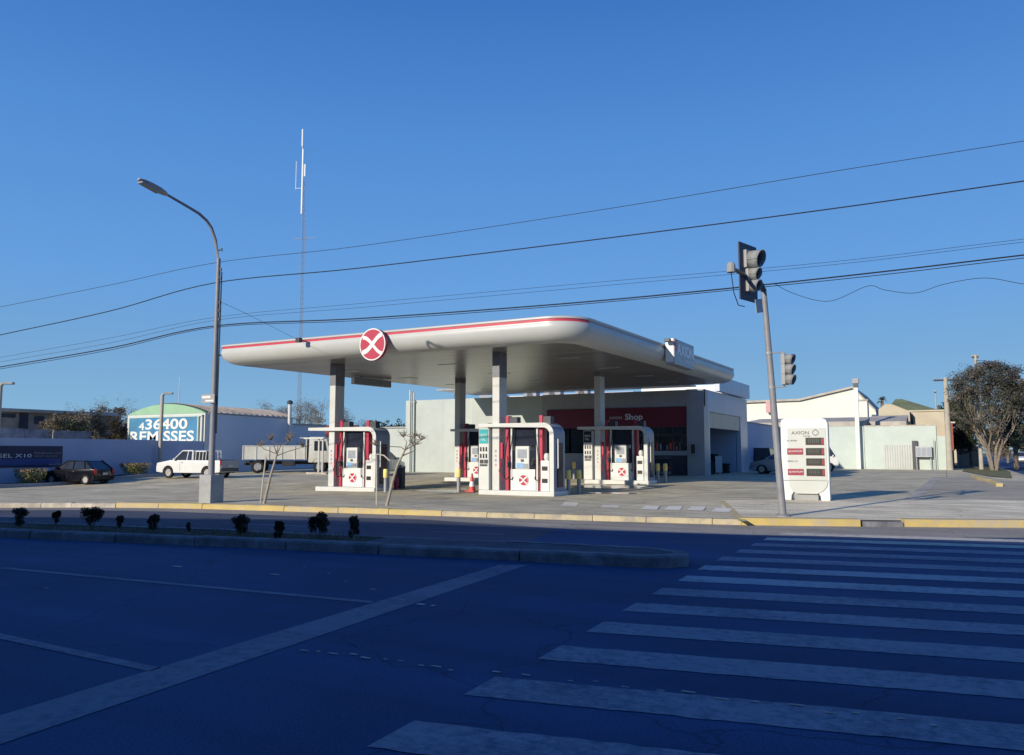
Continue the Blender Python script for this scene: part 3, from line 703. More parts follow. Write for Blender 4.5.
    mb = MB(); mb.lathe([(.08, 1.1), (.11, 1.18), (.11, 1.28), (.07, 1.36)], (0, -.02, 0), 12); mb.build('towel_dispenser', 'white', w_, smooth=True)
    return t
island(*cols[0], 'fuel island with a white portal nearest the street lamp', None)
island(*cols[1], 'central fuel island with a white portal and teal panel, nearest the road', 'white service kiosk with a teal header beside the front centre column', .65)
island(*cols[2], 'back left fuel island seen through the front pumps', None, .3)
island(*cols[3], 'shaded fuel island with a grey portal in front of the shop', 'white service kiosk with a shade-darkened header on the shaded island by the shop', .95)

bl = [((458.6, 491.5), 'yellow topped bollard left of the central fuel island'), ((568.5, 494.5), 'yellow topped bollard nearest the central portal, left of a pair'), ((579, 494), 'yellow topped bollard right of the front pair by the central portal'),
      ((574, 479), 'yellow topped bollard further back behind the front pair'), ((658, 483), 'left bollard of the pair beside the shaded island'), ((665.5, 483), 'right bollard of the pair beside the shaded island'), ((385.5, 492), 'bollard beside the portal of the left island'), ((562.5, 479), 'bollard half hidden behind the central portal')]
b0 = None
for (px, py), lb in bl:
    p = GF(px, py)
    if b0 is None:
        b0 = thing('bollard', lb, 'bollard', p, 0, 'bollards guarding the fuel islands')
        mb = MB(); mb.lathe([(.075, 0), (.075, .6)], n=12); mb.build('post', 'steel', b0, smooth=True)
        mb = MB(); mb.lathe([(.09, .56), (.1, .58), (.1, .86), (.08, .9)], n=12); mb.build('cap', 'bollard_y', b0, smooth=True)
    else: dup(b0, p, random.random(), lb)
def cone(p, label):
    t = thing('traffic_cone', label, 'cone', p, 0, 'traffic cones by the islands')
    mb = MB(); mb.b2((-.19, -.19, 0), (.19, .19, .04), bev=.01); mb.build('base', 'cone', t)
    mb = MB(); mb.lathe([(.14, .04), (.09, .35), (.03, .72)], n=14); mb.build('body', 'cone', t, smooth=True)
    mb = MB(); mb.lathe([(.118, .2), (.087, .4)], n=14); mb.build('reflective_band', 'white_clean', t, smooth=True)
cone(GF(472, 491.5), 'red and white cone left of the central fuel island')
p = GF(396, 489)
t = thing('fire_extinguisher', 'red fire extinguisher standing by the left island portal', 'extinguisher', p)
mb = MB(); mb.lathe([(.1, 0), (.11, .05), (.11, .45), (.06, .55), (.03, .6)], n=14); mb.build('tank', 'red', t, smooth=True)
mb = MB(); mb.b2((-.02, -.1, .6), (.02, .08, .64)); mb.tube([(0, -.06, .6), (0, -.16, .45), (0, -.14, .2)], .012, 5); mb.build('valve', 'black', t)
p = GF(410, 488)
t = thing('bin', 'dark upright bin beside the red fire extinguisher', 'bin', GF(401, 488.5))
mb = MB(); mb.b2((-.13, -.13, 0), (.13, .13, .9), bev=.02); mb.build('body', 'steel_dark', t)
mb = MB(); mb.b2((-.14, -.14, .9), (.14, .14, .96), bev=.015); mb.build('lid', 'block', t)

# ------------------------------------------------------------------ shop building
SY = 47.3
shop = thing('shop_building', 'grey panelled station shop with a dark red fascia behind the pumps', 'building', (0, 0, 0))
mb = MB()
def wb(a, b): mb.b2(a, b)
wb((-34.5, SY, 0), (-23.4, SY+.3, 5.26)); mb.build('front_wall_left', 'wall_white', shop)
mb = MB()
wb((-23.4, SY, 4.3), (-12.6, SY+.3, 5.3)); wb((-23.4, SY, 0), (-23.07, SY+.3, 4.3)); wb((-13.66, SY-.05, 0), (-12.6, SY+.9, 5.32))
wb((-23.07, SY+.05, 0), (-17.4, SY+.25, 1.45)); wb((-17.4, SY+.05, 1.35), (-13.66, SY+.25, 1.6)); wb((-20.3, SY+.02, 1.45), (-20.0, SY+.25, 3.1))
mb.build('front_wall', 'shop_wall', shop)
mb = MB(); wb((-12.9, SY+.9, 4.0), (-12.6, 59.1, 5.32)); wb((-12.9, SY+.9, 0), (-12.6, SY+1.25, 4.0)); wb((-12.9, 56.9, 0), (-12.6, 59.1, 4.0)); mb.build('side_wall', 'shop_side', shop)
mb = MB(); wb((-34.4, SY+.3, 5.0), (-12.9, 59.0, 5.15)); wb((-34.5, 58.8, 0), (-12.9, 59.1, 5.2)); wb((-34.5, SY+.3, 0), (-34.2, 58.8, 5.26)); mb.build('roof', 'grey_roof', shop)
mb = MB(); wb((-23.0, SY-.12, 3.06), (-13.68, SY+.04, 4.27)); mb.build('fascia_board', 'maroon', shop)
text('AXION', 'text_pale', shop, tuple(PY(609, 416, SY-.13)[:1])+(SY-.125, 3.60), .85, .16, 0)
text('Shop', 'text_pale', shop, (PY(625, 416, SY-.13).x, SY-.125, 3.42), 1.15, .5, 0, bold=.02)
mb = MB()
for x in (-23.0, -21.4): mb.b2((x+.03, SY+.1, 1.48), (x+1.5, SY+.14, 3.05))
mb.build('window', 'glass', shop)
mb = MB(); mb.b2((-19.97, SY+.1, 1.48), (-17.45, SY+.14, 3.05)); mb.build('window', 'glass', shop)
mb = MB(); mb.b2((-17.4, SY+.1, 1.62), (-13.7, SY+.14, 3.05)); wn = mb.build('window', 'glass', shop)
mb = MB()
for x in (-16.5, -15.5, -14.6): mb.b2((x, SY+.07, 1.6), (x+.05, SY+.1, 3.05))
mb.b2((-17.4, SY+.06, 2.55), (-13.68, SY+.1, 2.62)); mb.build('mullion', 'steel_dark', wn)
for k in range(16):
    x = -17.2+k*.2+random.uniform(-.03, .03); mb = MB(); mb.b2((x, SY+.085, 1.68), (x+random.uniform(.05, .15), SY+.098, 1.75+random.uniform(.05, .4))); mb.build('displayed_item', random.choice(('digits', 'pump_grey', 'screen', 'cone', 'pump_blue')), wn)
mb = MB(); mb.b2((-17.35, SY+.12, .1), (-13.7, SY+.16, 1.33)); mb.build('lower_glazing', 'interior', shop)
mb = MB(); mb.b2((-12.72, SY+1.26, 3.02), (-12.66, 56.88, 3.98)); mb.build('shutter', 'shutter', shop)
mb = MB(); mb.b2((-18, SY+.4, .13), (-17.8, 58.7, 4.9)); mb.b2((-12.95, 56.8, 0), (-17.8, 57.0, 4.9)); mb.build('garage_wall', 'blue_wall', shop)
mb = MB(); mb.b2((-23.0, SY+1.2, .2), (-18.1, SY+1.3, 4.9)); mb.build('interior_wall', 'interior', shop)
sw_ = thing('side_boundary_wall', 'shaded wall running back from the shop corner behind the silver car', 'wall')
mb = MB(); mb.b2((-12.95, 59.15, -.1), (-12.65, 71.9, 3.65)); mb.build('wall_panel', 'blue_wall', sw_)
mb = MB(); mb.b2((-13.0, 59.15, 3.65), (-12.6, 71.9, 3.75)); mb.build('coping', 'block', sw_)
# payphone style box on the pillar
pb = MB(); pb.b2((-13.45, SY-.2, 1.35), (-13.05, SY-.06, 2.1), bev=.02); o = pb.build('wall_box', 'pump_grey', None)
tag(o, 'small grey wall box on the shop corner pillar', 'wall box')
pb = MB(); pb.b2((-13.38, SY-.215, 1.45), (-13.14, SY-.2, 2.0)); pb.build('opening', 'black', o)
cr_ = thing('added_shade_roof', 'thin grey slab added behind the canopy to shade the shop wall', 'roof')  # invented slab, put here to cast the diagonal shadow on the shop wall
mb = MB(); mb.b2((-28.9, 42.9, 5.5), (-18.7, 47.9, 5.6)); mb.build('shade_slab', 'pump_grey', cr_)
mb = MB(); mb.b2((-18.6, 46.0, 5.5), (-13.2, 47.9, 5.58)); mb.build('shade_slab', 'pump_grey', cr_)
# raised roof volume that catches the sun
mon = thing('roof_monitor', 'raised box volume on the roof of the shop, white front and blue grey side', 'roof box')
mb = MB(); mb.b2((-18.5, 53.0, 5.15), (-12.9, 53.25, 6.02)); mb.build('front_panel', 'white_clean', mon)
mb = MB(); mb.b2((-26.2, 52.0, 5.15), (-18.7, 52.25, 5.72)); mb.build('parapet_panel', 'blue_wall', mon)
mb = MB()
for xx in (-29.0, -28.2, -26.4): mb.b2((xx, 51.0, 5.15), (xx+.12, 51.1, 6.3))
mb.b2((-29.0, 51.02, 6.3), (-26.2, 51.1, 6.4)); mb.b2((-28.9, 51.02, 5.5), (-26.3, 51.09, 5.6)); mb.build('roof_frame', 'white_clean', mon)
mb = MB(); mb.b2((-12.7, 50.2, 5.37), (-12.35, 59.0, 6.35), bev=.02); mb.b2((-18.4, 53.26, 5.15), (-12.91, 58.9, 5.95)); mb.build('side_panel', 'shop_side', mon)
for i, (x, s_) in enumerate(((-25.3, .5), (-23.6, .65), (-21.4, .45))):
    t = thing('air_conditioner', ['small boxy rooftop air unit, leftmost of three', 'larger boxy rooftop air unit in the middle of three', 'small boxy rooftop air unit, rightmost of three'][i], 'air conditioner', (x, 49.5, 5.15), 0, 'air units on the shop roof')
    mb = MB(); mb.b2((-s_, -.3, 0), (s_, .3, .62), bev=.02); mb.build('casing', 'pump_grey', t)
    mb = MB(); mb.lathe([(.22, 0), (.22, .02)], (0, -.31, .32), 16, 'Y'); mb.build('fan_grille', 'steel_dark', t)
# pipes, dish and coiled ducts at the left end of the roof
px = PY(411.5, 400, SY-.2).x
t = thing('wall_pipes', 'bundle of pale vertical pipes running up past the white shop wall', 'pipes', (px, SY-.14, fz(px, SY)))
for k in range(3):
    mb = MB(); mb.tube([(k*.17-.17, 0, 0), (k*.17-.17, 0, 5.9-.1*k)], .06, 8); mb.build('pipe', 'wall_pale' if k != 1 else 'steel', t, smooth=True)
mb = MB(); mb.b2((-.3, -.02, 2.6), (.3, .13, 2.66)); mb.b2((-.3, -.02, 5.0), (.3, .13, 5.06)); mb.build('strap', 'steel', t)
t = thing('curved_ducts', 'row of curved metal vent pipes on the roof edge behind the canopy', 'vent pipes', (-31.9, 49.6, 5.15))
for k in range(4):
    mb = MB(); x = k*.28
    mb.tube([(x, 0, 0), (x+.06, 0, .5), (x+.22, 0, .85), (x+.5, 0, 1.02), (x+.8, 0, 1.0)], .045, 8); mb.build('pipe', 'steel', t, smooth=True)
t = thing('satellite_dish', 'round satellite dish standing on the shop roof behind the canopy', 'dish', (-28.9, 49.4, 5.15))
mb = MB(); mb.lathe([(.02, 0), (.3, .05), (.52, .16), (.6, .24)], (0, 0, .7), 20, 'Y'); mb.build('reflector', 'pump_grey', t, smooth=True)
mb = MB(); mb.tube([(0, 0, 0), (0, .02, .65)], .04, 8); mb.build('stand', 'steel_dark', t)
# low annex left of the shop
an = thing('annex', 'low white flat-roofed annex against the left end of the shop', 'building', (0, 0, 0))
mb = MB(); mb.b2((-37.6, SY+1.2, -.1), (-34.55, SY+6, 3.3)); mb.build('wall', 'wall_white', an)
mb = MB(); mb.b2((-37.7, SY+1.1, 3.3), (-34.56, SY+6.1, 3.42)); mb.build('roof', 'block', an)
mb = MB()
for x0_, y0_ in ((-16.9, SY-.6), (-15.8, SY-.55), (-14.7, SY-.65)):
    pass
for i, (x, w, h, m_) in enumerate(((-17.0, .5, 1.15, 'steel_dark'), (-15.95, .42, 1.0, 'car_dark'), (-14.9, .45, 1.2, 'steel_dark'))):
    t = thing('display_rack', ['tall dark display rack left of the shop window strip', 'low dark display rack in the middle under the shop window', 'dark display rack beside the corner pillar of the shop'][i], 'rack', (x, SY-.45, .12), 0, 'racks in front of the shop window')
    mb = MB()
    for sx in (-w, w):
        for sy in (-.22, .22): mb.tube([(sx, sy, 0), (sx, sy, h)], .02, 6)
    mb.build('frame', m_, t)
    for k in range(4):
        mb = MB(); mb.b2((-w, -.22, .08+k*h/4), (w, .22, .1+k*h/4)); sh_ = mb.build('shelf', m_, t)
        mb = MB()
        for q in range(6):
            x_ = -w+.08+q*(2*w-.1)/6; mb.lathe([(.05, 0), (.05, .15), (.02, .2)], (x_, -.1, .1+k*h/4), 8)
        mb.build('bottles', ['pump_grey', 'cone', 'steel_dark', 'digits'][k], sh_)

# thin white post frame far left of the island
t = thing('service_post', 'slim white double post with a short top on a small concrete base', 'post', tuple(GR(320, 474, .12)))
mb = MB(); mb.b2((-.9, -.4, -.1), (.9, .4, .12), bev=.02); mb.build('base', 'kerb', t)
mb = MB(); mb.tube([(-.15, 0, .1), (-.15, 0, 2.4)], .06, 8); mb.tube([(.2, 0, .1), (.2, 0, 2.4)], .06, 8); mb.build('post', 'white', t)
mb = MB(); mb.b2((-1.3, -.3, 2.4), (.5, .3, 2.5), bev=.02); mb.build('top', 'white', t)

# ------------------------------------------------------------------ price totem
tp = GF(806, 500.5)
T = thing('price_totem', 'white rounded price board with four dark displays beside the traffic light pole', 'price sign', (tp.x, tp.y+.18, tp.z), R(1))
W = .68; H = 2.47
mb = MB()
out = [(-W, .0), (-W, H-.12), (-W+.03, H-.04), (-W+.12, H), (W-.16, H), (W-.05, H-.05), (W, H-.16), (W, 0), (W-.26, 0), (W-.27, .14), (W-.36, .26), (-W+.34, .26), (-W+.27, .14), (-W+.26, 0)]
mb.prism(out, -.16, .16, 'Y', bev=.025); mb.build('frame', 'white_clean', T)
mb = MB(); mb.b2((-W+.2, -.175, .62), (W-.06, -.162, H-.3)); mb.build('face_panel', 'totem_face', T)
mb = MB(); mb.prism([(-W+.2, .57), (W-.04, .57), (W-.08, .42), (W-.2, .28), (W-.36, .2), (-W+.42, .2), (-W+.3, .28), (-W+.22, .42)], -.20, -.162, 'Y', bev=.01); mb.build('skirt_panel', 'totem_face', T)
mb = MB(); mb.b2((-W+.03, -.168, .585), (W-.03, -.162, .6)); mb.build('seam', 'steel_dark', T)
mb = MB(); mb.b2((-.34, -.1, .0), (.34, .1, .22)); mb.build('plinth', 'block', T)
text('AXION', 'text_grey', T, (-.36, -.178, 1.98), .5, .1, 0)
text('energy', 'text_grey', T, (-.02, -.178, 1.90), .2, .045, 0)
e = bpy.data.objects.new('emblem', None); C.objects.link(e); e.parent = T; e.location = (.33, -.178, 2.03); e.scale = (.8, 1, .8)
for s_ in (1, -1):
    for hf in (0, 1):
        mb = MB(); n = 10; Lp, Up = [], []
        for k in range(n+1):
            tt = -1+2*k/n; x = tt*.09; z = s_*(.105-.07*tt*tt) ; w = .022
            if hf: x, z = z, x
            Lp.append((x*(1-w*4), 0-.003*hf, z*(1-w*6))); Up.append((x*(1+w*4), -.003*hf, z*(1+w*6)))
        for k in range(n): mb.quad(Lp[k], Lp[k+1], Up[k+1], Up[k])
        mb.build('stroke', 'text_grey', e)
rows = [(1.70, 'SUPER', 0), (1.39, 'QUANTIUM', 1), (1.08, 'DIESEL X10', 0), (.77, 'QUANTIUM', 1)]
for z, tx, red in rows:
    z -= .03
    mb = MB(); mb.b2((.04, -.19, z), (.56, -.175, z+.21), bev=.005); db = mb.build('price_display', 'digit_box', T)
    mb = MB(); mb.b2((.49, -.195, z+.02), (.555, -.191, z+.19)); mb.b2((.035, -.193, z-.008), (.565, -.189, z+.0)); mb.build('red_edge', 'red_dark', db)
    for k in range(3):
        mb = MB(); xx = .12+.11*k
        mb.b2((xx, -.195, z+.05), (xx+.012, -.191, z+.16)); mb.b2((xx+.06, -.195, z+.05), (xx+.072, -.191, z+.16)); mb.b2((xx+.013, -.195, z+.155), (xx+.059, -.191, z+.165)); mb.b2((xx+.013, -.195, z+.1), (xx+.059, -.191, z+.11))
        mb.build('digit', 'digits', db)
    if red:
        mb = MB(); mb.b2((-.5, -.19, z+.01), (-.04, -.175, z+.20), bev=.005); mb.build('name_plate', 'red_dark', T)
        text(tx, 'text_pale', T, (-.47, -.194, z+.08), .4, .06, 0)
    else: text(tx, 'text_grey', T, (-.5, -.178, z+.1), .3, .045, 0)

# ------------------------------------------------------------------ traffic light
tl = GF(783, 516.5)
top = PY(763.5, 289, tl.y)
TL = thing('traffic_light', 'leaning grey traffic light pole with two signal heads beside the price board', 'traffic light', (tl.x, tl.y, tl.z))
tv = Vector((top.x-tl.x, 0, top.z-tl.z))
mb = MB(); mb.tube([(0, 0, -.05), tv*.5, tv], [.085, .075, .065], 14); mb.lathe([(.16, 0), (.16, .03), (.1, .06)], n=14); mb.build('pole', 'pole_grey', TL, smooth=True)
armp = [tv+Vector((0, 0, -.05)), tv+Vector((-.02, -.15, .08))]
for q in ((757, 283), (748, 277), (731, 267.5)):
    w_ = PX(q[0], q[1], -3.66); armp.append(w_-Vector((tl.x, tl.y, tl.z)))
mb = MB(); mb.tube(armp, [.065, .06, .05, .045, .04], 12); mb.build('arm', 'steel_dark', TL, smooth=True)
mb = MB(); mb.lathe([(.09, 0), (.09, .14), (.06, .2)], armp[-1]+Vector((0, 0, -.1)), 10); mb.build('end_cap', 'block', TL)
def signal(parent, c, rz, lamps, plate):
    """lamps: (dz, r, visor length); faces local +X"""
    e = bpy.data.objects.new('signal_head', None); C.objects.link(e); e.parent = parent; e.location = c; e.rotation_euler.z = rz
    if plate:
        mb = MB(); mb.box((-.02, 0, plate[2]), (.03, plate[0], plate[1]), bev=.008); mb.build('backplate', 'navyplate', e)
    mb = MB()
    for dz, r_, vl in lamps: mb.b2((-.12 if plate else -.04, -r_*1.12, dz-r_*1.1), (.06, r_*1.12, dz+r_*1.1), bev=.02)
    mb.build('housing', 'signal_grey', e)
    for k, (dz, r_, vl) in enumerate(lamps):
        v = MB(); n = 36; b = v.b
        o1, o2 = [], []
        for j in range(n):
            a_ = 2*PI*j/n; cut = vl*(.62+.38*(math.sin(a_)*.5+.5))
            o1.append(((.06, r_*math.cos(a_), dz+r_*math.sin(a_)), (.06+cut, r_*.98*math.cos(a_), dz-.02+r_*.98*math.sin(a_))))
        for j in range(n): v.quad(o1[j][0], o1[(j+1) % n][0], o1[(j+1) % n][1], o1[j][1])
        vo = v.build('visor', 'signal_grey', e, smooth=True)
        md = vo.modifiers.new('s', 'SOLIDIFY'); md.thickness = .012
        v = MB(); v.lathe([(r_*.95, -.012), (r_*.95, .0)], (.075, 0, dz), 20, 'X'); v.build('lens', 'black', vo)
    return e
M['navyplate'] = pmat('backplate_navy', (.05, .065, .10), .6, .15, 2)
hc = PX(746, 273, -3.66)
sig = signal(TL, Vector((-3.66+.06, hc.y, PX(748, 273, -3.66).z))-Vector((tl.x, tl.y, tl.z)), R(-16), [(.24, .18, .30), (-.08, .12, .22), (-.34, .12, .22)], (.78, 1.26, -.04))
mb = MB(); mb.box((.0, .42, -.72), (.02, .3, .3), rx=.2); mb.build('plate_flap', 'pump_grey', sig)
s2 = PY(783.5, 369.5, tl.y-.05)
low = Vector((s2.x, tl.y-.05, s2.z))-Vector((tl.x, tl.y, tl.z))
signal(TL, low+Vector((.02, 0, 0)), R(-12), [(.235, .11, .19), (0, .11, .19), (-.235, .11, .19)], None)
for dz in (.40, -.40):
    f_ = (low.z+dz)/tv.z; mb = MB(); mb.tube([tv*f_+Vector((-.08, 0, 0)), (low.x+.05, low.y, low.z+dz)], .016, 6); mb.tube([(low.x, low.y, low.z+dz), (low.x, low.y, low.z+dz*.75)], .02, 6)
    mb.lathe([(.082, -.03), (.082, .03)], tv*f_, 12); mb.build('bracket', 'steel', TL)
mb = MB(); q0 = armp[-1]; mb.tube([q0+Vector((0, 0, -.1)), q0+Vector((.02, .1, -.5)), q0+Vector((.05, .35, -.72)), q0+Vector((.1, .7, -.7))], .01, 5); mb.build('loose_wire', 'cable', TL)

# ------------------------------------------------------------------ street lamp
lp = GF(211, 502.5)
LP = thing('street_lamp', 'tall grey street lamp with a curved arm on a square concrete block', 'street lamp', (lp.x, lp.y, lp.z))
mb = MB(); mb.b2((-.24, -.24, -.05), (.24, .24, .80), bev=.015); mb.build('concrete_block', 'block', LP)
LX = lp.x-.03
pts = [Vector((-.03, 0, .8)), Vector((-.03, 0, 4.2)), Vector((-.03, 0, 7.2))]
rs = [.095, .075, .058]
for q, rr in (((216.3, 262), .052), ((215.3, 240), .048), ((211.5, 228), .046), ((206.5, 220.5), .044), ((199, 213.5), .042), ((190, 208), .040), ((165.5, 193.8), .036)):
    w_ = PX(q[0], q[1], LX) - lp
    if w_.y > -.02: w_.y = 0
    pts.append(w_); rs.append(rr)
pts[3].y = 0; pts[3].x = -.03
mb = MB(); mb.tube(pts, rs, 14); mb.build('pole', 'pole_grey', LP, smooth=True)
ha, hb = pts[-1], PX(137, 178, LX)-lp
d = (hb-ha).normalized()
mb = MB(); n_ = 10; prev = None
sec = [(0, .05, .05), (.12, .1, .07), (.3, .14, .085), (.6, .15, .08), (.85, .13, .06), (1.0, .06, .03)]
b = mb.b; rg = []; side = Vector((1, 0, 0)); upv = side.cross(d).normalized(); 
if upv.z < 0: upv = -upv
Lh = (hb-ha).length
for s_, w_, h_ in sec:
    c_ = ha+d*(Lh*s_-.05); rg.append([b.verts.new(c_+side*w_*math.cos(2*PI*k/n_)+upv*h_*math.sin(2*PI*k/n_)) for k in range(n_)])
for a_, c_ in zip(rg, rg[1:]):
    for k in range(n_): b.faces.new((a_[k], a_[(k+1) % n_], c_[(k+1) % n_], c_[k]))
b.faces.new(rg[0][::-1]); b.faces.new(rg[-1])
hd = mb.build('lamp_head', 'steel', LP, smooth=True)
mb = MB(); c_ = ha+d*(Lh*.55)-upv*.075
mb.hexa([c_-d*.3-side*.11-upv*.01, c_+d*.3-side*.1-upv*.01, c_+d*.3+side*.1-upv*.01, c_-d*.3+side*.11-upv*.01], [c_-d*.3-side*.11+upv*.03, c_+d*.3-side*.1+upv*.03, c_+d*.3+side*.1+upv*.03, c_-d*.3+side*.11+upv*.03]); mb.build('lens', 'pump_grey', hd)
mb = MB()
for zz in (6.85, 6.6, 7.45, 5.62, 5.35, 5.85): mb.tube([(-.04, 0, zz), (.1, -.02, zz)], .018, 6); mb.lathe([(.03, -.04), (.03, .04)], (.1, -.02, zz), 8)
mb.build('insulator', 'steel_dark', LP)
mb = MB(); mb.tube([(.06, .05, 2.0), (.06, .05, 6.8)], .02, 6); mb.build('cable_conduit', 'steel_dark', LP)
t = thing('street_name_plate', 'small pale street plate fixed part way up the street lamp', 'sign', (lp.x, lp.y-.1, lp.z+3.0), R(8))
mb = MB(); mb.b2((-.36, -.03, -.12), (.12, -.01, .14), bev=.004); mb.build('plate', 'block', t)
mb = MB(); mb.b2((-.33, -.036, .02), (-.02, -.031, .09)); mb.b2((-.2, -.036, -.08), (.09, -.031, -.03)); mb.build('lettering', 'text_pale', t)
mb = MB(); mb.b2((-.02, -.01, -.06), (.1, .06, .08)); mb.build('clamp', 'steel_dark', t)

# ------------------------------------------------------------------ overhead cables
def cable(pts, r, label, grp='overhead cables'):
    out = []
    for i in range(len(pts)-1):
        p0 = pts[max(i-1, 0)]; p1 = pts[i]; p2 = pts[i+1]; p3 = pts[min(i+2, len(pts)-1)]
        for k in range(8):
            t = k/8; out.append(.5*((2*p1)+(-p0+p2)*t+(2*p0-5*p1+4*p2-p3)*t*t+(-p0+3*p1-3*p2+p3)*t*t*t))
    out.append(pts[-1]); mb = MB(); mb.tube(out, r, 6)
    o = mb.build('overhead_cable', 'cable'); tag(o, label, 'cable', grp); return o
LY = lp.y
def cpx(l, Y=None):
    if Y is not None: return [PY(x, y, Y) for x, y in l]
    a_ = R(10); n_ = Vector((-math.sin(a_), math.cos(a_), 0)); out = []
    for x, y in l:
        d_ = ray(x, y); t_ = n_.dot(Vector((lp.x, lp.y, 0))-Vector((0, 0, 0)))/n_.dot(d_); out.append(EYE+d_*t_)
    return out
def ext(l):                       # run the cable on past the frame on both sides
    return [l[0]+(l[0]-l[1])*1.2]+l+[l[-1]+(l[-1]-l[-2])*2.5]
cable(ext(cpx([(0, 307), (110, 285), (217, 262.5), (360, 246), (600, 210), (830, 172), (1024, 141)])), .007, 'uppermost thin cable rising to the right across the sky')
cable(ext(cpx([(0, 335), (110, 311), (214, 283), (360, 268), (600, 239), (830, 209), (1024, 181)])), .014, 'thick black cable second from the top')
cable(ext(cpx([(0, 357.5), (110, 338), (217, 317), (360, 303.5), (600, 282), (830, 262), (1024, 239)])), .0045, 'upper of two hair-thin cables')
cable(ext(cpx([(0, 362), (110, 343), (217, 320), (360, 307.5), (600, 286), (830, 265), (1024, 242)])), .0045, 'lower of two hair-thin cables')
tw = cpx([(0, 367), (110, 348), (214, 326), (360, 318.5), (560, 304), (732, 288), (880, 272), (1024, 255)])
cable(ext(tw), .016, 'thick twisted cable lowest of the long ones')
cable(ext(cpx([(0, 369), (110, 350), (214, 327.5), (360, 320.5), (560, 306), (732, 290), (880, 275), (1024, 258)])), .009, 'slimmer cable lashed just under the thick twisted one')
cable([PY(221, 302, LY), PY(255, 318, LY+3), PY(300, 341, LY+8)], .006, 'thin guy wire slanting down from the street lamp towards the canopy')
cable(cpx([(775, 284), (790, 292), (815, 300), (835, 300), (868, 286), (885, 290), (915, 293), (945, 284), (985, 278), (1024, 284), (1060, 286)], tl.y), .006, 'scalloped wire leaving the top of the traffic light pole')

# ------------------------------------------------------------------ saplings
def sapling(label, stake, trunk, branches, arc=None):
    y0 = GF(*trunk[0]).y; base = GF(*trunk[0])
    t = thing('sapling', label, 'young tree', base, 0, 'staked young trees at the kerb')
    L_ = lambda q: PY(q[0], q[1], y0)-base
    mb = MB(); pts = [L_(q) for q in trunk]; pts[0] = Vector((0, 0, -.03)); mb.tube(pts, [.045-.02*i/(len(pts)-1) for i in range(len(pts))], 8); tr = mb.build('trunk', 'bark_pale', t, smooth=True)
    mb = MB()
    for br in branches:
        q = [L_(p) for p in br]; q[0].y = 0
        for i in range(1, len(q)): q[i] = q[i]+Vector((0, random.uniform(-.25, .25)*i, 0))
        mb.tube(q, [.018-.011*i/(len(q)-1) for i in range(len(q))], 6)
        e_ = q[-1]
        for k in range(9):
            dd = Vector((random.uniform(-1, 1), random.uniform(-1, 1), random.uniform(.1, 1))).normalized()*random.uniform(.12, .28)
            m_ = e_+dd*.5+Vector((random.uniform(-.04, .04), random.uniform(-.04, .04), 0)); mb.tube([e_, m_, e_+dd], [.012, .009, .004], 5)
            for j in range(3): mb.tube([m_, m_+Vector((random.uniform(-.12, .12), random.uniform(-.12, .12), random.uniform(0, .14)))], [.006, .002], 4)
    mb.build('branches', 'twig', t)
    if stake:
        mb = MB(); q = [L_(p) for p in stake]; q = [v_+Vector((0, .05, 0)) for v_ in q]; q[0].z = -.05; mb.tube(q, .02, 6); mb.build('stake', 'wood', t)
sapling('staked leafless sapling with spreading twigs near the street lamp', [(259, 504), (264.5, 457)], [(264, 503.5), (270, 478), (277, 454)],
        [[(277, 454), (268, 449), (258, 446)], [(277, 454), (283, 446), (288, 441)], [(277, 454), (275, 445), (271, 440)], [(276, 456), (285, 451), (293, 447)], [(277, 454), (279, 446), (281, 438)]])
sapling('leaning leafless sapling with a bent stake beside the left fuel island', [(375.5, 505), (375.5, 470), (375.7, 454), (383, 455.5), (389, 461)], [(386.7, 505.5), (393, 480), (398, 464), (405, 450)],
        [[(405, 450), (396, 447), (387, 446)], [(405, 450), (404, 442), (401, 437)], [(405, 450), (412, 444), (419, 440)], [(404, 452), (409, 443), (412, 437)], [(402, 456), (411, 450), (421, 445)]])

# ------------------------------------------------------------------ vehicles
def wheel(parent, x, y, r, w=.2):
    e = bpy.data.objects.new('wheel', None); C.objects.link(e); e.parent = parent; e.location = (x, y, r); e.empty_display_size = .05
    mb = MB(); mb.lathe([(r*.62, -w/2), (r*.93, -w/2), (r, -w/2+.03), (r, w/2-.03), (r*.93, w/2), (r*.62, w/2)], n=24, axis='Y', cap=False); mb.build('tyre', 'rubber', e, smooth=True)
    mb = MB(); s_ = 1 if y > 0 else -1
    mb.lathe([(r*.64, -w*.36), (r*.64, w*.36)], n=20, axis='Y'); mb.lathe([(r*.2, w*.37*s_-.02), (r*.2, w*.37*s_+.02)], n=10, axis='Y')
    for k in range(5):
        a_ = 2*PI*k/5; mb.box((math.cos(a_)*r*.38, s_*w*.4, math.sin(a_)*r*.38), (r*.4, .02, .06), ry=-a_)
    mb.build('rim', 'rim', e)
def arch_outline(L, zb, fr_x, rr_x, ra, top):
    """closed outline (x,z), clockwise along bottom with wheel arches, then given top points"""
    o = [(-L/2, zb+.12)] if False else []
    o.append((-L/2+.03, zb+.05)); o.append((rr_x-ra, zb))
    for a_ in range(165, 14, -15): o.append((rr_x+ra*math.cos(R(a_)), zb+.02+ra*math.sin(R(a_))))
    o.append((rr_x+ra, zb)); o.append((fr_x-ra, zb))
    for a_ in range(165, 14, -15): o.append((fr_x+ra*math.cos(R(a_)), zb+.02+ra*math.sin(R(a_))))
    o.append((fr_x+ra, zb)); o.append((L/2-.05, zb+.05))
    return o+top
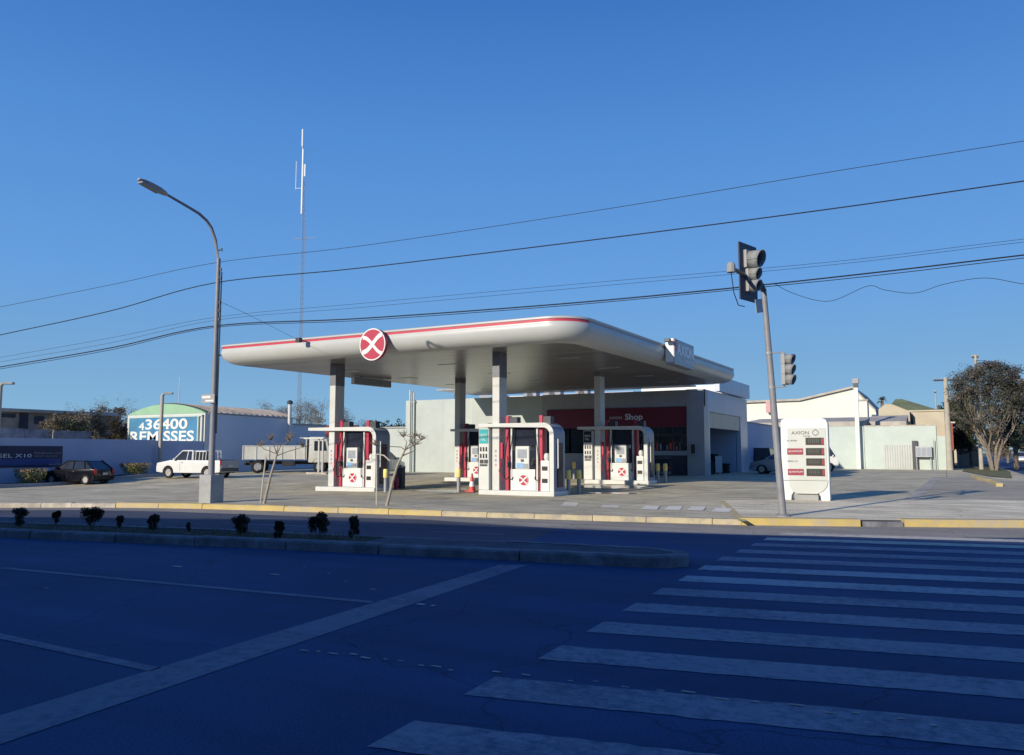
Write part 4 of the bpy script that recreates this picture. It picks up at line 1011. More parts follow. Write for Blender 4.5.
def car(name, label, cat, loc, rz, L, Wd, zb, fx, rx, wr, top, gh, roofz, beltz, paint, group=None, bars=False, pil=None, tail=True):
    """gh = (rear belt x, rear roof x, front roof x, front belt x)"""
    t = thing(name, label, cat, loc, rz, group)
    mb = MB(); ol = arch_outline(L, zb, fx, rx, wr+.06, top)
    mb.prism(ol, -Wd/2, Wd/2, 'Y', bev=.035); mb.build('body', paint, t, smooth=True)
    mb = MB(); mb.b2((-L/2+.25, -Wd/2+.08, zb-.02), (L/2-.25, Wd/2-.08, zb+.3)); mb.build('underbody', 'chassis', t)
    wb_, wr_ = Wd/2-.04, Wd/2-.20
    mb = MB(); mb.hexa([(gh[0], -wb_, beltz-.02), (gh[3], -wb_, beltz-.02), (gh[3], wb_, beltz-.02), (gh[0], wb_, beltz-.02)], [(gh[1], -wr_, roofz-.04), (gh[2], -wr_, roofz-.04), (gh[2], wr_, roofz-.04), (gh[1], wr_, roofz-.04)])
    mb.build('windows', 'glass_amber', t)
    mb = MB(); mb.hexa([(gh[1]-.05, -wr_-.02, roofz-.05), (gh[2]+.05, -wr_-.02, roofz-.05), (gh[2]+.05, wr_+.02, roofz-.05), (gh[1]-.05, wr_+.02, roofz-.05)], [(gh[1]+.1, -wr_+.12, roofz), (gh[2]-.15, -wr_+.12, roofz), (gh[2]-.15, wr_-.12, roofz), (gh[1]+.1, wr_-.12, roofz)])
    xs = [(gh[0], gh[1], .06), (gh[3], gh[2], .035)]+[(a_, b_2, .035) for a_, b_2 in (pil or [])]
    for s_ in (-1, 1):
        for xb, xt, rr in xs: mb.tube([(xb, s_*(wb_+.0), beltz-.03), (xt, s_*(wr_+.005), roofz-.04)], rr, 6)
        mb.tube([(gh[1], s_*wr_, roofz-.045), (gh[2], s_*wr_, roofz-.045)], .04, 6)
    mb.build('roof', paint, t)
    for x_ in (fx, rx):
        for s_ in (-1, 1): wheel(t, x_, s_*(Wd/2-.12), wr)
    for s_ in (-1, 1):
        mb = MB(); mb.box((L/2-.08, s_*(Wd/2-.22), beltz-.3), (.12, .34, .15), bev=.02); mb.build('headlight', 'lens_clear', t)
        mb = MB(); mb.box((-L/2+.03, s_*(Wd/2-.12), beltz-.15), (.1, .18, .3), bev=.02); mb.build('tail_light', 'lens_red', t)
        mb = MB(); mb.box((gh[3]-.25, s_*(Wd/2+.07), beltz+.06), (.1, .16, .13), bev=.02); mb.build('mirror', paint, t)
        mb = MB(); mb.box(((gh[0]+gh[3])/2, s_*(Wd/2+.004), beltz-.13), (.16, .02, .03)); mb.build('door_handle', 'steel_dark', t)
        mb = MB(); mb.box(((gh[1]+gh[3])/2+.1, s_*(Wd/2+.002), zb+.38), (.012, .008, .55)); mb.build('door_seam', 'black', t)
    mb = MB(); mb.box((L/2-.02, 0, zb+.18), (.12, Wd-.1, .2), bev=.03); mb.box((-L/2+.02, 0, zb+.2), (.12, Wd-.1, .22), bev=.03); mb.build('bumper', paint if paint != 'car_white' else 'steel_dark', t)
    mb = MB(); mb.box((-L/2-.045, 0, zb+.42), (.012, .4, .13)); mb.build('number_plate', 'plate', t)
    return t
def heading(deg): return R(deg)
# black hatchback on the left, nose to the left
hp = Vector((-44.2, 27.9, 0)); hp = GF(78, 484)
hatch = car('hatchback', 'black five-door hatchback seen from its rear corner by the left wall', 'car', hp, heading(195), 3.65, 1.64, .2, 1.18, -1.18, .29,
    [(1.82, .5), (1.75, .70), (1.0, .86), (.95, .9), (-1.5, .95), (-1.78, .88), (-1.82, .5)], (-1.70, -1.05, .2, .98), 1.42, .9, 'car_black', pil=[(-.3, -.28), (-1.15, -.95)])
# white pickup
pp = GF(197, 478)
pk = car('pickup_truck', 'white single cab pickup with a load rack parked left of the lamp post', 'pickup', pp, heading(189), 4.9, 1.75, .34, 1.5, -1.45, .36,
    [(2.42, .7), (2.36, .95), (1.45, 1.1), (1.4, 1.12), (-.25, 1.12), (-2.4, 1.1), (-2.44, .6)], (-.35, -.25, .55, 1.2), 1.74, 1.1, 'car_white', pil=[(.1, .1)])
mb = MB(); mb.b2((-2.34, -.72, 1.09), (-.45, .72, 1.13)); mb.build('load_bed', 'chassis', pk)
mb = MB()
for x_ in (-.45, -.72, -.98, -1.22):
    mb.tube([(x_, -.7, 1.1), (x_, -.66, 1.66), (x_, .66, 1.66), (x_, .7, 1.1)], .025, 6)
for s_ in (-.68, .68): mb.tube([(-.42, s_, 1.66), (-1.24, s_, 1.66)], .04, 6)
mb.build('load_rack', 'car_white', pk)
mb = MB(); mb.b2((-2.475, -.8, .5), (-2.45, .8, 1.08)); mb.build('tailgate', 'pump_grey', pk)
# silver car and friends by the garage
sc_ = GF(785, 474)
silver = car('parked_car', 'silver hatchback half hidden behind the traffic light pole and price board', 'car', sc_, heading(178), 4.1, 1.7, .2, 1.28, -1.25, .31,
    [(2.04, .5), (1.97, .74), (1.1, .93), (1.05, .95), (-1.7, .99), (-2.0, .9), (-2.03, .5)], (-1.85, -1.4, .2, 1.1), 1.5, .95, 'car_silver', pil=[(-.3, -.25)])
dk = GF(743, 471)
car('sport_utility_vehicle', 'dark vehicle in the shade at the mouth of the garage', 'car', (dk.x, dk.y+1.6, dk.z), heading(176), 4.3, 1.8, .25, 1.35, -1.3, .35,
    [(2.14, .6), (2.07, .9), (1.2, 1.06), (1.15, 1.08), (-1.9, 1.1), (-2.1, 1.0), (-2.13, .55)], (-1.95, -1.8, .35, 1.15), 1.72, 1.08, 'car_dark', pil=[(-.4, -.35)])
vv = GF(812, 471.5)
car('van', 'white van sticking out from behind the right side of the price board', 'van', vv, heading(8), 3.6, 1.65, .28, 1.15, -1.15, .31,
    [(1.79, .6), (1.77, .9), (1.66, 1.06), (1.6, 1.1), (-1.72, 1.1), (-1.77, 1.0), (-1.79, .55)], (-1.75, -1.68, 1.25, 1.68), 1.85, 1.08, 'car_white', pil=[(.3, .25), (-.7, -.7)])
cw = G(1001, 458.5, .0); d_ = 120
cw = EYE+ray(1001, 455)*118; cw = Vector((cw.x, cw.y, 0))
car('parked_car', 'small white car far down the side street at the right', 'car', (8.6, 118, 0), heading(268), 4.1, 1.7, .2, 1.28, -1.25, .31,
    [(2.04, .5), (1.97, .74), (1.1, .93), (1.05, .95), (-1.7, .99), (-2.0, .9), (-2.03, .5)], (-1.85, -1.4, .2, 1.1), 1.48, .95, 'car_white', pil=[(-.3, -.25)])
wc = GF(400, 472)
car('parked_car', 'pale car mostly hidden behind the left fuel island portal', 'car', (-31.9, 41.0, .12), heading(100), 4.0, 1.65, .2, 1.25, -1.2, .3,
    [(1.99, .5), (1.92, .74), (1.05, .93), (1.0, .95), (-1.65, .99), (-1.95, .9), (-1.98, .5)], (-1.8, -1.4, .2, 1.05), 1.45, .95, 'car_white', pil=[(-.3, -.25)])
# tipper truck
tr = thing('tipper_truck', 'old white tipper truck with a ribbed load bed parked behind the left island', 'truck', (-42.35, 43.65, .02), R(36))
mb = MB(); mb.b2((-2.9, -.4, .62), (2.9, .4, .85)); mb.b2((-.3, -1.05, .5), (.6, -.6, .85), bev=.03); mb.b2((-2.95, -.9, .55), (-2.85, .9, .75)); mb.build('chassis', 'chassis', tr)
mb = MB(); mb.b2((-3.05, -1.15, .98), (1.35, -1.08, 1.92)); mb.b2((-3.05, 1.08, .98), (1.35, 1.15, 1.92)); mb.b2((-3.05, -1.08, .98), (-2.98, 1.08, 1.92)); mb.b2((-2.98, -1.08, .98), (1.35, 1.08, 1.04)); bd_ = mb.build('load_bed', 'truck_white', tr)
mb = MB()
for x_ in (-3.0, -2.1, -1.2, -.3, .6, 1.3): mb.b2((x_-.04, -1.19, .95), (x_+.04, -1.151, 1.95))
mb.b2((-3.06, -1.19, 1.9), (1.36, -1.151, 1.97)); mb.build('rib', 'truck_white', bd_)
mb = MB(); mb.b2((1.36, -1.15, .98), (1.44, 1.15, 2.55)); mb.b2((.9, -1.0, 2.5), (1.36, 1.0, 2.56)); mb.build('headboard', 'truck_white', tr)
mb = MB(); mb.prism([(1.55, .75), (3.1, .75), (3.15, 1.35), (3.05, 1.6), (2.85, 2.5), (2.7, 2.6), (1.6, 2.6)], -1.08, 1.08, 'Y', bev=.06); cab = mb.build('cab', 'truck_white', tr, smooth=True)
mb = MB(); mb.prism([(1.95, 1.6), (2.85, 1.6), (2.72, 2.3), (1.95, 2.3)], -1.10, -1.07, 'Y'); mb.build('side_window', 'glass_amber', cab)
mb = MB(); mb.hexa([(3.09, -.9, 1.62), (3.09, .9, 1.62), (3.06, .9, 1.62), (3.06, -.9, 1.62)], [(2.92, -.85, 2.4), (2.92, .85, 2.4), (2.88, .85, 2.4), (2.88, -.85, 2.4)]); mb.build('windscreen', 'glass_amber', cab)
mb = MB(); mb.b2((3.0, -1.1, .5), (3.22, 1.1, .78), bev=.03); mb.build('bumper', 'steel_dark', tr)
for x_ in (-2.0, 2.35):
    for s_ in (-1, 1): wheel(tr, x_, s_*.92, .46, .28)
    mb = MB()
    for s_ in (-1, 1):
        pts = [(x_+.6*math.cos(R(a_)), s_*.95, .48+.6*math.sin(R(a_))) for a_ in range(10, 171, 20)]
        for a_, c_ in zip(pts, pts[1:]): mb.quad((a_[0], a_[1]-.16, a_[2]), (c_[0], c_[1]-.16, c_[2]), (c_[0], c_[1]+.16, c_[2]), (a_[0], a_[1]+.16, a_[2]))
    mb.build('mudguard', 'truck_white' if x_ > 0 else 'chassis', tr)
mb = MB(); mb.tube([(2.9, -1.1, 2.3), (3.0, -1.35, 2.25)], .015, 5); mb.b2((2.96, -1.42, 1.95), (3.0, -1.28, 2.3)); mb.build('mirror', 'steel_dark', tr)
# trailer mounted generator style white box left of the truck? (the truck's own tail box)

# ------------------------------------------------------------------ left boundary
WX = -47.8
w0, w1 = 8.0, 36.2
bw = thing('boundary_wall', 'long blue grey boundary wall along the left side of the lot', 'wall')
mb = MB(); mb.b2((WX-.25, 4, -.6), (WX, PX(155, 445, WX).y, 2.36)); mb.build('wall_panel', 'blue_wall', bw)
yj = PX(155, 445, WX).y; ye = PX(204, 445, WX).y
mb = MB(); mb.b2((WX-.25, yj+.01, -.6), (WX-.04, ye, 2.32)); mb.build('wall_panel', 'blue_wall', bw)
# poster on the wall
ya, yb = PX(-30, 455, WX).y, PX(62, 455, WX).y
zb_, zt_ = PX(40, 467, WX).z, PX(40, 446, WX).z
po = thing('advert_banner', 'dark navy advertising banner on the left boundary wall', 'banner', (WX+.03, 0, 0))
mb = MB(); mb.b2((0, ya, zb_), (.02, yb, zt_)); mb.build('panel', 'navy', po)
mb = MB(); mb.b2((.0205, ya, zb_+.12), (.024, yb-.1, zb_+.5)); mb.build('blue_band', 'navy2', po)
H_ = zt_-zb_
y1_ = PX(1, 455, WX).y; y2_ = PX(31, 455, WX).y
text('DIESEL X10', 'text_pale', po, (.026, y1_-1.0, zb_+.52*H_-.08), y2_-y1_+1.0, .22, R(90))
y1_ = PX(34, 455, WX).y; y2_ = PX(60, 455, WX).y
text('Rendi mas con', 'block', po, (.026, y1_, zb_+.62*H_), y2_-y1_, .12, R(90))
text('diesel superior', 'block', po, (.026, y1_, zb_+.47*H_), (y2_-y1_)*.9, .12, R(90))
text('axion', 'block', po, (.026, PX(49, 455, WX).y, zb_+.1), 1.2, .13, R(90))
# planter strip with kerb
sheet('planter_strip', [(WX, 12), (-45.6, 12), (-45.6, PX(165, 455, -45.6).y), (WX, PX(165, 455, -45.6).y)], .16, 'soil', fz)
kerb('planter_kerb', [(-45.6, 12), (-45.6, PX(165, 455, -45.6).y)], .2, -.1, .2, 'block', fz)
for i, ((xa, xb, ya_, yb_), lb) in enumerate((((17, 45, 463, 476), 'clipped yellow green hedge bush in front of the navy banner'), ((123, 148, 461, 472.5), 'clipped yellow green hedge bush between the black hatchback and white pickup'))):
    X_ = -46.4; c0 = PX((xa+xb)/2, (ya_+yb_)/2, X_); wY = (PX(xb, 468, X_).y-PX(xa, 468, X_).y)/2; hZ = (PX(30, ya_, X_).z-PX(30, yb_, X_).z)
    zb2 = fz(X_, c0.y)+.16
    t = thing('hedge_bush', lb, 'bush', (X_, c0.y, zb2), 0, 'clipped bushes along the left wall')
    wY = min(wY, 1.3)*.98
    l1, l2 = MB(), MB()
    for k in range(1500):
        u, v, w_ = random.uniform(-1, 1), random.uniform(-1, 1), random.random()
        q = (u*.75*(.72+.28*w_), v*wY*(.72+.28*w_), .1+w_*hZ*1.0)
        if abs(u)**4+abs(v)**4 > 1.1: continue
        (l2 if w_ > .75 and random.random() < .7 else l1).leaves(q, (.04, .04, .04), 1, .05)
    l1.build('foliage', 'leaf_hedge', t); l2.build('crown', 'leaf_hedge_dead', t)
    mb = MB()
    for k in range(4): mb.tube([(random.uniform(-.2, .2), random.uniform(-.4, .4), -.05), (random.uniform(-.3, .3), random.uniform(-.6, .6), .5)], .03, 5)
    mb.build('stem', 'bark', t)

# Remisses building
AX = WX
ya, yb = PX(204, 445, AX).y, PX(292, 445, AX).y
ab = thing('taxi_office_building', 'blue grey building with a pale green arched front and large white lettering', 'building', (0, 0, 0))
zs0, zs1 = PX(206, 412.5, AX).z, PX(290, 415.5, AX).z
mb = MB(); mb.b2((AX-8.6, ya+.3, -.6), (AX, yb, zs0-.05)); mb.build('wall', 'blue_wall2', ab)
fa, fb, ft = PY(128, 412, ya).x, AX+.02, PY(165, 404, ya).z
fzs = PY(203, 413, ya).z; 
mb = MB(); n = 20; arc = [(fa+(fb-fa)*k/n, fzs+(ft-fzs)*math.sin(PI*k/n)**.8) for k in range(n+1)]
mb.prism(arc, ya, ya+.3, 'Y'); mb.build('arch_front', 'green_arch', ab)
mb = MB(); mb.b2((fa, ya, -.6), (fb, ya+.29, fzs-.01)); mb.build('front_wall', 'white', ab)
# vaulted corrugated roof behind the arch
mb = MB(); ny = 30
for j in range(ny):
    y1_, y2_ = ya+.3+(yb-ya-.3)*j/ny, ya+.3+(yb-ya-.3)*(j+1)/ny; da, db_ = (.0, .13) if j % 2 else (.13, 0)
    for (x1_, z1_), (x2_, z2_) in zip(arc, arc[1:]):
        f1 = (1-(y1_-ya)/(yb-ya)*.12)
        zz = lambda z_: fzs-.05+(z_-fzs)*f1
        mb.quad((x1_, y1_, zz(z1_)+da), (x2_, y1_, zz(z2_)+da), (x2_, y2_, zz(z2_)+db_), (x1_, y2_, zz(z1_)+db_))
mb.build('roof', 'roof_metal', ab)
mb = MB(); mb.tube([(AX+.03, ya+.3, zs0-.02), (AX+.03, yb, zs0-.12)], .06, 6); mb.build('gutter', 'block', ab)
# big sign
sg = thing('lettered_hoarding', 'blue hoarding with large white taxi firm lettering under the green arch', 'sign', (0, ya-.12, 0))
sx0, sx1 = PY(131, 430, ya).x, PY(198.5, 430, ya).x; sz0, sz1 = PY(165, 443, ya).z, PY(165, 417.5, ya).z
mb = MB(); mb.b2((sx0, 0, sz0-.1), (sx1, .08, sz1)); mb.build('panel', 'sign_blue', sg)
mb = MB()
for x_ in (sx0-.12, sx1+.02, sx1+.42): mb.b2((x_, -.03, sz0-.2), (x_+.1, .09, sz1+.12))
mb.b2((sx0-.12, -.04, sz1+.0), (sx1+.52, .085, sz1+.12)); mb.build('frame', 'wall_pale', sg)
hL = sz1-sz0
u = lambda x: PY(x, 425, ya).x
text('4', 'text_pale', sg, (u(140.5), -.02, sz0+.52*hL), u(146)-u(140.5), .30*hL, 0, bold=.02)
text('36400', 'text_pale', sg, (u(147), -.02, sz0+.53*hL), u(189)-u(147), .42*hL, 0, bold=.022)
text('REMISSES', 'text_pale', sg, (u(132.5), -.02, sz0+.05*hL), u(196)-u(132.5), .42*hL, 0, bold=.022)
# antenna on its roof
o = MB().tube([(AX-5.4, ya+2, fzs+.4), (AX-5.4, ya+2, PY(169, 378, ya).z+.3)], .03, 5).build('whip_antenna', 'steel'); tag(o, 'thin whip antenna above the green arch', 'antenna')
# low extension behind and flue
yc = PX(300, 445, AX-1.2).y
ex = thing('rear_extension', 'lower blue grey extension behind the taxi office', 'building')
mb = MB(); mb.b2((AX-8, yb+.02, -.3), (AX-.9, yb+5, 3.8)); mb.build('wall', 'blue_wall2', ex)
mb = MB(); mb.b2((AX-8.1, yb+.05, 3.8), (AX-.8, yb+5.1, 3.95)); mb.build('roof', 'grey_roof', ex)
fl = thing('flue_pipe', 'slim metal flue with a dark cap rising beside the blue building', 'chimney', (AX+.5, PX(289.5, 420, AX+.5).y, 0))
mb = MB(); mb.tube([(0, 0, 1.5), (0, 0, PX(289.5, 404, AX+.5).z)], .14, 10); mb.build('pipe', 'white', fl, smooth=True)
mb = MB(); mb.lathe([(.24, 0), (.24, .2), (.08, .32)], (0, 0, PX(289.5, 404, AX+.5).z), 10); mb.build('cap', 'steel_dark', fl)
mb = MB(); mb.b2((-.5, -.06, 1.7), (.0, .06, 1.8)); mb.build('bracket', 'steel_dark', fl)
# lamps standing on the wall line
def wall_lamp(pxx, ytop, label, X_=WX+.35):
    y_ = PX(pxx, 430, X_).y; zt = PX(pxx, ytop, X_).z
    t = thing('lot_lamp', label, 'lamp post', (X_, y_, fz(X_, y_)), 0, 'slim lamp posts along the left wall')
    zt -= fz(X_, y_)
    mb = MB(); mb.tube([(0, 0, -.05), (0, 0, zt-.1), (.05, .06, zt)], [.13, .12, .1], 10); mb.build('post', 'conc_pole', t, smooth=True)
    mb = MB(); mb.box((.28, .25, zt+.06), (.62, .3, .14), rz=R(35), bev=.04); mb.build('lamp_head', 'block', t)
wall_lamp(161, 394, 'pale lamp post in front of the blue hoarding')
wall_lamp(-2, 384, 'lamp post cut by the left edge of the photo')

# old building behind the wall
oX = -62
o0, o1 = PX(-60, 430, oX).y, PX(112, 430, oX).y
ob = thing('old_warehouse', 'long low weathered warehouse behind the left wall', 'building')
zt = PX(0, 408, oX).z
mb = MB(); mb.b2((oX-10, o0, -.3), (oX, o1, zt-.25)); mb.build('wall', 'tan', ob)
mb = MB(); mb.b2((oX-10.2, o0-.2, zt-.25), (oX+.35, o1+.3, zt), bev=.02); mb.build('roof', 'grey_roof', ob)
for i, (xa, xb, y1_, y2_) in enumerate(((19, 28, 413, 431), (-4, 15, 413, 417), (34, 44, 416, 424), (70, 80, 416, 424))):
    mb = MB(); mb.b2((oX+.005, PX(xa, 420, oX).y, PX(xa, y2_, oX).z), (oX+.05, PX(xb, 420, oX).y, PX(xa, y1_, oX).z)); mb.build('window' if i else 'door', 'interior', ob)
iw = thing('stained_wall', 'dark stained old wall just behind the blue boundary wall', 'wall')
iX = -53
mb = MB(); ys = [PX(q, 430, iX).y for q in (-20, 25, 50, 92)]
zz = PX(40, 429, iX).z
for a_, c_, h_ in ((ys[0], ys[1], zz), (ys[1], ys[2], zz-.03), (ys[2]+.3, ys[3], zz-.07)): mb.b2((iX-.2, a_, -.3), (iX, c_-.02, h_))
mb.build('wall_panel', 'old_wall', iw)

# ------------------------------------------------------------------ trees
def grow(mb, p, d, L, r, depth, spread=.5, n=2, up=.12, tips=None, nmin=None, sides=5):
    q = p; pts = [p]; rs = [r]
    for k in range(3):
        d = (d+Vector((random.gauss(0, .12), random.gauss(0, .12), random.gauss(0, .08)+up*.3))).normalized()
        q = q+d*L/3; pts.append(q); rs.append(r*(1-.13*(k+1)))
    mb.tube(pts, rs, sides if r > .03 else 3, cap=False)
    if depth == 0:
        if tips is not None: tips.append(q)
        return
    for k in range(n+(random.random() < .45)):
        ax = Vector((random.gauss(0, 1), random.gauss(0, 1), random.gauss(0, .6))).normalized()
        nd = (d+ax*spread*random.uniform(.6, 1.3)+Vector((0, 0, up))).normalized()
        grow(mb, pts[random.choice((2, 3, 3))], nd, L*random.uniform(.62, .85), rs[-1]*.72, depth-1, spread, n, up, tips, sides=sides)
def bare_tree(name, label, loc, H, depth=5, spread=.55, leafmat='leaf2', nleaf=5, lsize=.07, lrad=.35, stems=1, mat='bark', group=None, cat='tree', up=.12, trunk=None, thick=1.0):
    t = thing(name, label, cat, loc, random.uniform(0, 6), group)
    tr_ = MB(); cr = MB(); tips = []
    th = trunk or H*.22
    for s_ in range(stems):
        a_ = 2*PI*s_/max(1, stems)+random.random(); off = Vector((math.cos(a_), math.sin(a_), 0))*(.12*(stems > 1))*H*.15
        lean = Vector((math.cos(a_), math.sin(a_), 0))*(.0 if stems == 1 else .28)
        b0_ = off; b1_ = off+Vector((lean.x*th, lean.y*th, th))
        r0 = (H*.022 if stems == 1 else H*.016)*thick
        tr_.tube([b0_-Vector((0, 0, .1)), b0_.lerp(b1_, .5)+Vector((.03, .02, 0)), b1_], [r0*1.3, r0*1.05, r0], 8)
        for k in range(3):
            dd = Vector((math.cos(a_+k*2.1), math.sin(a_+k*2.1), 1.15)).normalized() if stems == 1 else (Vector((math.cos(a_+(k-1)*.9), math.sin(a_+(k-1)*.9), 1.5))).normalized()
            grow(cr, b1_, dd, H*.25, r0*.72, depth, spread, 2, up, tips)
    tr_.build('trunk', mat, t, smooth=True); cr.build('branches', 'twig', t, recalc=False)
    if nleaf:
        lf = MB()
        for q in tips: lf.leaves(q, (lrad, lrad, lrad*.8), nleaf, lsize)
        lf.build('crown', leafmat, t, recalc=False)
    return t, tips
def dense_tree(name, label, loc, H, rad, mat='leaf', n=9, dens=420, size=.09, group=None, cat='tree', trunkmat='bark', low=.25, core=True):
    t = thing(name, label, cat, loc, random.uniform(0, 6), group)
    mb = MB(); mb.tube([(0, 0, -.1), (.05, .02, H*.25), (0, .05, H*.55)], [H*.03, H*.024, H*.012], 7)
    cs = []
    for k in range(n):
        a_ = random.uniform(0, 2*PI); rr = rad*random.uniform(.15, .72); z = H*(low+(1-low)*random.uniform(.12, .86))
        cs.append(Vector((rr*math.cos(a_), rr*math.sin(a_), z)))
        mb.tube([(0, 0, H*.25), Vector((rr*.4*math.cos(a_), rr*.4*math.sin(a_), z*.6)), cs[-1]], [H*.012, H*.008, .01], 5)
    mb.build('trunk', trunkmat, t)
    l1 = MB()
    for c_ in cs:
        s_ = rad*random.uniform(.26, .48)
        l1.leaves(c_, (s_, s_, s_*.75), int(dens*random.uniform(.6, 1.2)), size)
        for j in range(4):
            e_ = c_+Vector((random.gauss(0, 1), random.gauss(0, 1), random.gauss(0, .8))).normalized()*s_
            l1.leaves(e_, (s_*.35, s_*.35, s_*.3), int(dens*.08), size)
    l1.build('crown', mat, t, recalc=False)
    return t

# left scrub between the warehouse and the arch
def at(x, y, d):
    r_ = ray(x, y); return EYE+r_*d
spots = [(62, 412, 60, 'leaf2', 'low brown bush above the stained wall', 1.5), (82, 409, 61, 'leaf2', 'wide brown shrubby tree beside the old warehouse', 1.9), (98, 405, 70, 'leaf3', 'olive leafed tree behind the blue wall', 2.2), (113, 401, 72, 'leaf2', 'taller rounded tree left of the green arch', 2.2), (126, 404, 75, 'leaf_grey', 'grey brown tree peeping past the corner of the green arch', 1.9), (72, 418, 57, 'leaf3', 'low olive bush in front of the old warehouse', 1.5), (116, 414, 66, 'leaf2', 'low brown bush left of the hoarding frame', 1.8), (92, 414, 62, 'leaf_grey', 'grey leafless thicket above the blue wall', 1.6)]
for i, (x, y, d_, m_, lb, rad) in enumerate(spots):
    p_ = at(x, y, d_); H_ = p_.z+.2
    dense_tree('scrub_tree', lb, (p_.x, p_.y, 0), H_, rad, m_, 13, 420, .075, 'scrub trees behind the left wall', low=.12)
for i, (x, y, d_, lb) in enumerate(((92, 398, 70, 'bare twiggy treetop over the old warehouse roof'), (120, 397, 76, 'bare twiggy treetop behind the green arch building'))):
    p_ = at(x, y, d_); bare_tree('bare_tree', lb, (p_.x, p_.y, 0), p_.z*1.0, 5, .5, 'leaf2', 2, .05, .3, group='bare trees beyond the lot')
# bare trees behind the truck
for i, (x, y, d_, lb) in enumerate(((283, 403, 75, 'bare tree just right of the flue pipe'), (303, 402, 78, 'bare tree behind the white tipper truck'), (322, 405, 74, 'bare tree behind the front left canopy column'), (349, 415, 82, 'smaller bare tree right of the left column'), (372, 425, 88, 'low bare tree beyond the left fuel island'))):
    p_ = at(x, y, d_); bare_tree('bare_tree', lb, (p_.x, p_.y, 0), p_.z*.98, 6, .42, 'leaf_grey', 3, .05, .45, group='bare trees beyond the lot', up=.22, thick=1.9)
p_ = at(392, 418, 80); dense_tree('round_tree', 'small dark treetop left of the annex', (p_.x, p_.y, 0), p_.z, 2.0, 'leaf', 9, 260, .11)
p_ = at(412, 421, 86); dense_tree('round_tree', 'low dark treetop further behind the annex', (p_.x, p_.y, 0), p_.z, 1.6, 'leaf3', 7, 220, .11)
p_ = at(322, 428, 84)
hs = thing('distant_house', 'far house with a red tiled roof behind the left column', 'house', (p_.x, p_.y, 0), R(20))
mb = MB(); mb.b2((-3.5, -2, -.2), (3.5, 3, p_.z-.9)); mb.build('wall', 'beige', hs)
mb = MB(); mb.prism([(-2.4, p_.z-.9), (3.4, p_.z-.9), (.5, p_.z+.3)], -3.8, 3.8, 'X'); mb.build('roof', 'tile_red', hs)

# ------------------------------------------------------------------ radio mast
mp_ = at(298.3, 451, 78); mz = 0
mt_ = thing('radio_mast', 'tall slender lattice radio mast with white antennas beyond the canopy', 'mast', (mp_.x, mp_.y, 0), R(15))
mb = MB(); s_ = .2
legs = [(s_*math.cos(R(a_)), s_*math.sin(R(a_))) for a_ in (90, 210, 330)]
ztop = PY(300, 178, mp_.y).z
for lx, ly in legs: mb.tube([(lx, ly, -.1), (lx, ly, ztop)], .028, 5)
mb.build('leg', 'tower', mt_)
mb = MB(); z_ = 0; k = 0
while z_ < ztop-.6:
    for j in range(3):
        a_, c_ = legs[j], legs[(j+1) % 3]; mb.tube([(a_[0], a_[1], z_), (c_[0], c_[1], z_+.6)], .012, 3, cap=False); mb.tube([(a_[0], a_[1], z_+.6), (c_[0], c_[1], z_+.6)], .01, 3, cap=False)
    z_ += .6
mb.build('lattice', 'tower', mt_, recalc=False)
zA = lambda y: PY(300, y, mp_.y).z
mb = MB(); mb.tube([(-.22, -.1, zA(215)), (-.22, -.1, zA(151))], .10, 8); mb.build('white_antenna', 'antenna', mt_, smooth=True)
mb = MB(); mb.tube([(-.32, -.1, zA(148)), (-.32, -.1, zA(131))], .09, 8); mb.tube([(-.3, -.1, zA(152)), (-.3, -.1, zA(131))], .03, 6); mb.build('top_antenna', 'antenna', mt_, smooth=True)
mb = MB(); mb.tube([(.05, -.1, zA(178)), (.05, -.1, zA(166))], .09, 8); mb.build('short_antenna', 'antenna', mt_)
mb = MB(); mb.tube([(-.95, -.1, zA(190)), (-.95, -.1, zA(162))], .03, 6); mb.tube([(-.95, -.1, zA(189)), (0, 0, zA(189))], .025, 5); mb.build('side_antenna', 'antenna', mt_)
mb = MB(); mb.tube([(-1.0, 0, zA(239)), (1.35, 0, zA(239))], .03, 5); mb.tube([(-1.0, 0, zA(239)), (-1.0, 0, zA(237))], .04, 5); mb.build('crossarm', 'tower', mt_)

# ------------------------------------------------------------------ right background
RY = 72.0
u = lambda x, y=440: PY(x, y, RY)
rw = thing('pale_wall_building', 'long pale green rendered wall behind the right forecourt', 'wall')
z1 = u(800, 427).z; z2 = u(900, 426).z; z3 = u(942, 436).z
mb = MB(); mb.b2((u(700).x, RY, -.1), (u(864).x, RY+.3, z1)); mb.build('wall_panel', 'wall_pale', rw)
mb = MB(); mb.b2((u(864.5).x, RY-.06, -.1), (u(936.5).x, RY+4, z2)); mb.build('wall_panel', 'wall_pale', rw)
mb = MB(); mb.b2((u(937).x, RY, -.1), (u(947).x, RY+3, z3)); mb.build('wall_panel', 'wall_pale', rw)
mb = MB(); mb.b2((u(883).x, RY-.1, .2), (u(912).x, RY-.065, u(900, 445).z)); mb.build('slatted_gate', 'slats', rw)
mb = MB(); mb.b2((u(864.5).x, RY-.08, z2), (u(936.6).x, RY+4.05, z2+.08)); mb.build('coping', 'kerb', rw)
t = thing('meter_box', 'grey boxy unit on legs against the pale wall', 'utility box', (u(923).x, RY-.45, fz(0, RY)))
mb = MB(); mb.b2((-.55, -.25, 1.0), (.6, .3, 1.85), bev=.02); mb.build('box', 'steel', t)
for k in range(3):
    mb = MB(); mb.b2((-.5+.37*k, -.27, 1.1), (-.2+.37*k, -.252, 1.75)); mb.build('door', 'pump_grey', t)
mb = MB()
for sx in (-.5, .5):
    mb.tube([(sx, 0, -.02), (sx, 0, 1.0)], .04, 6)
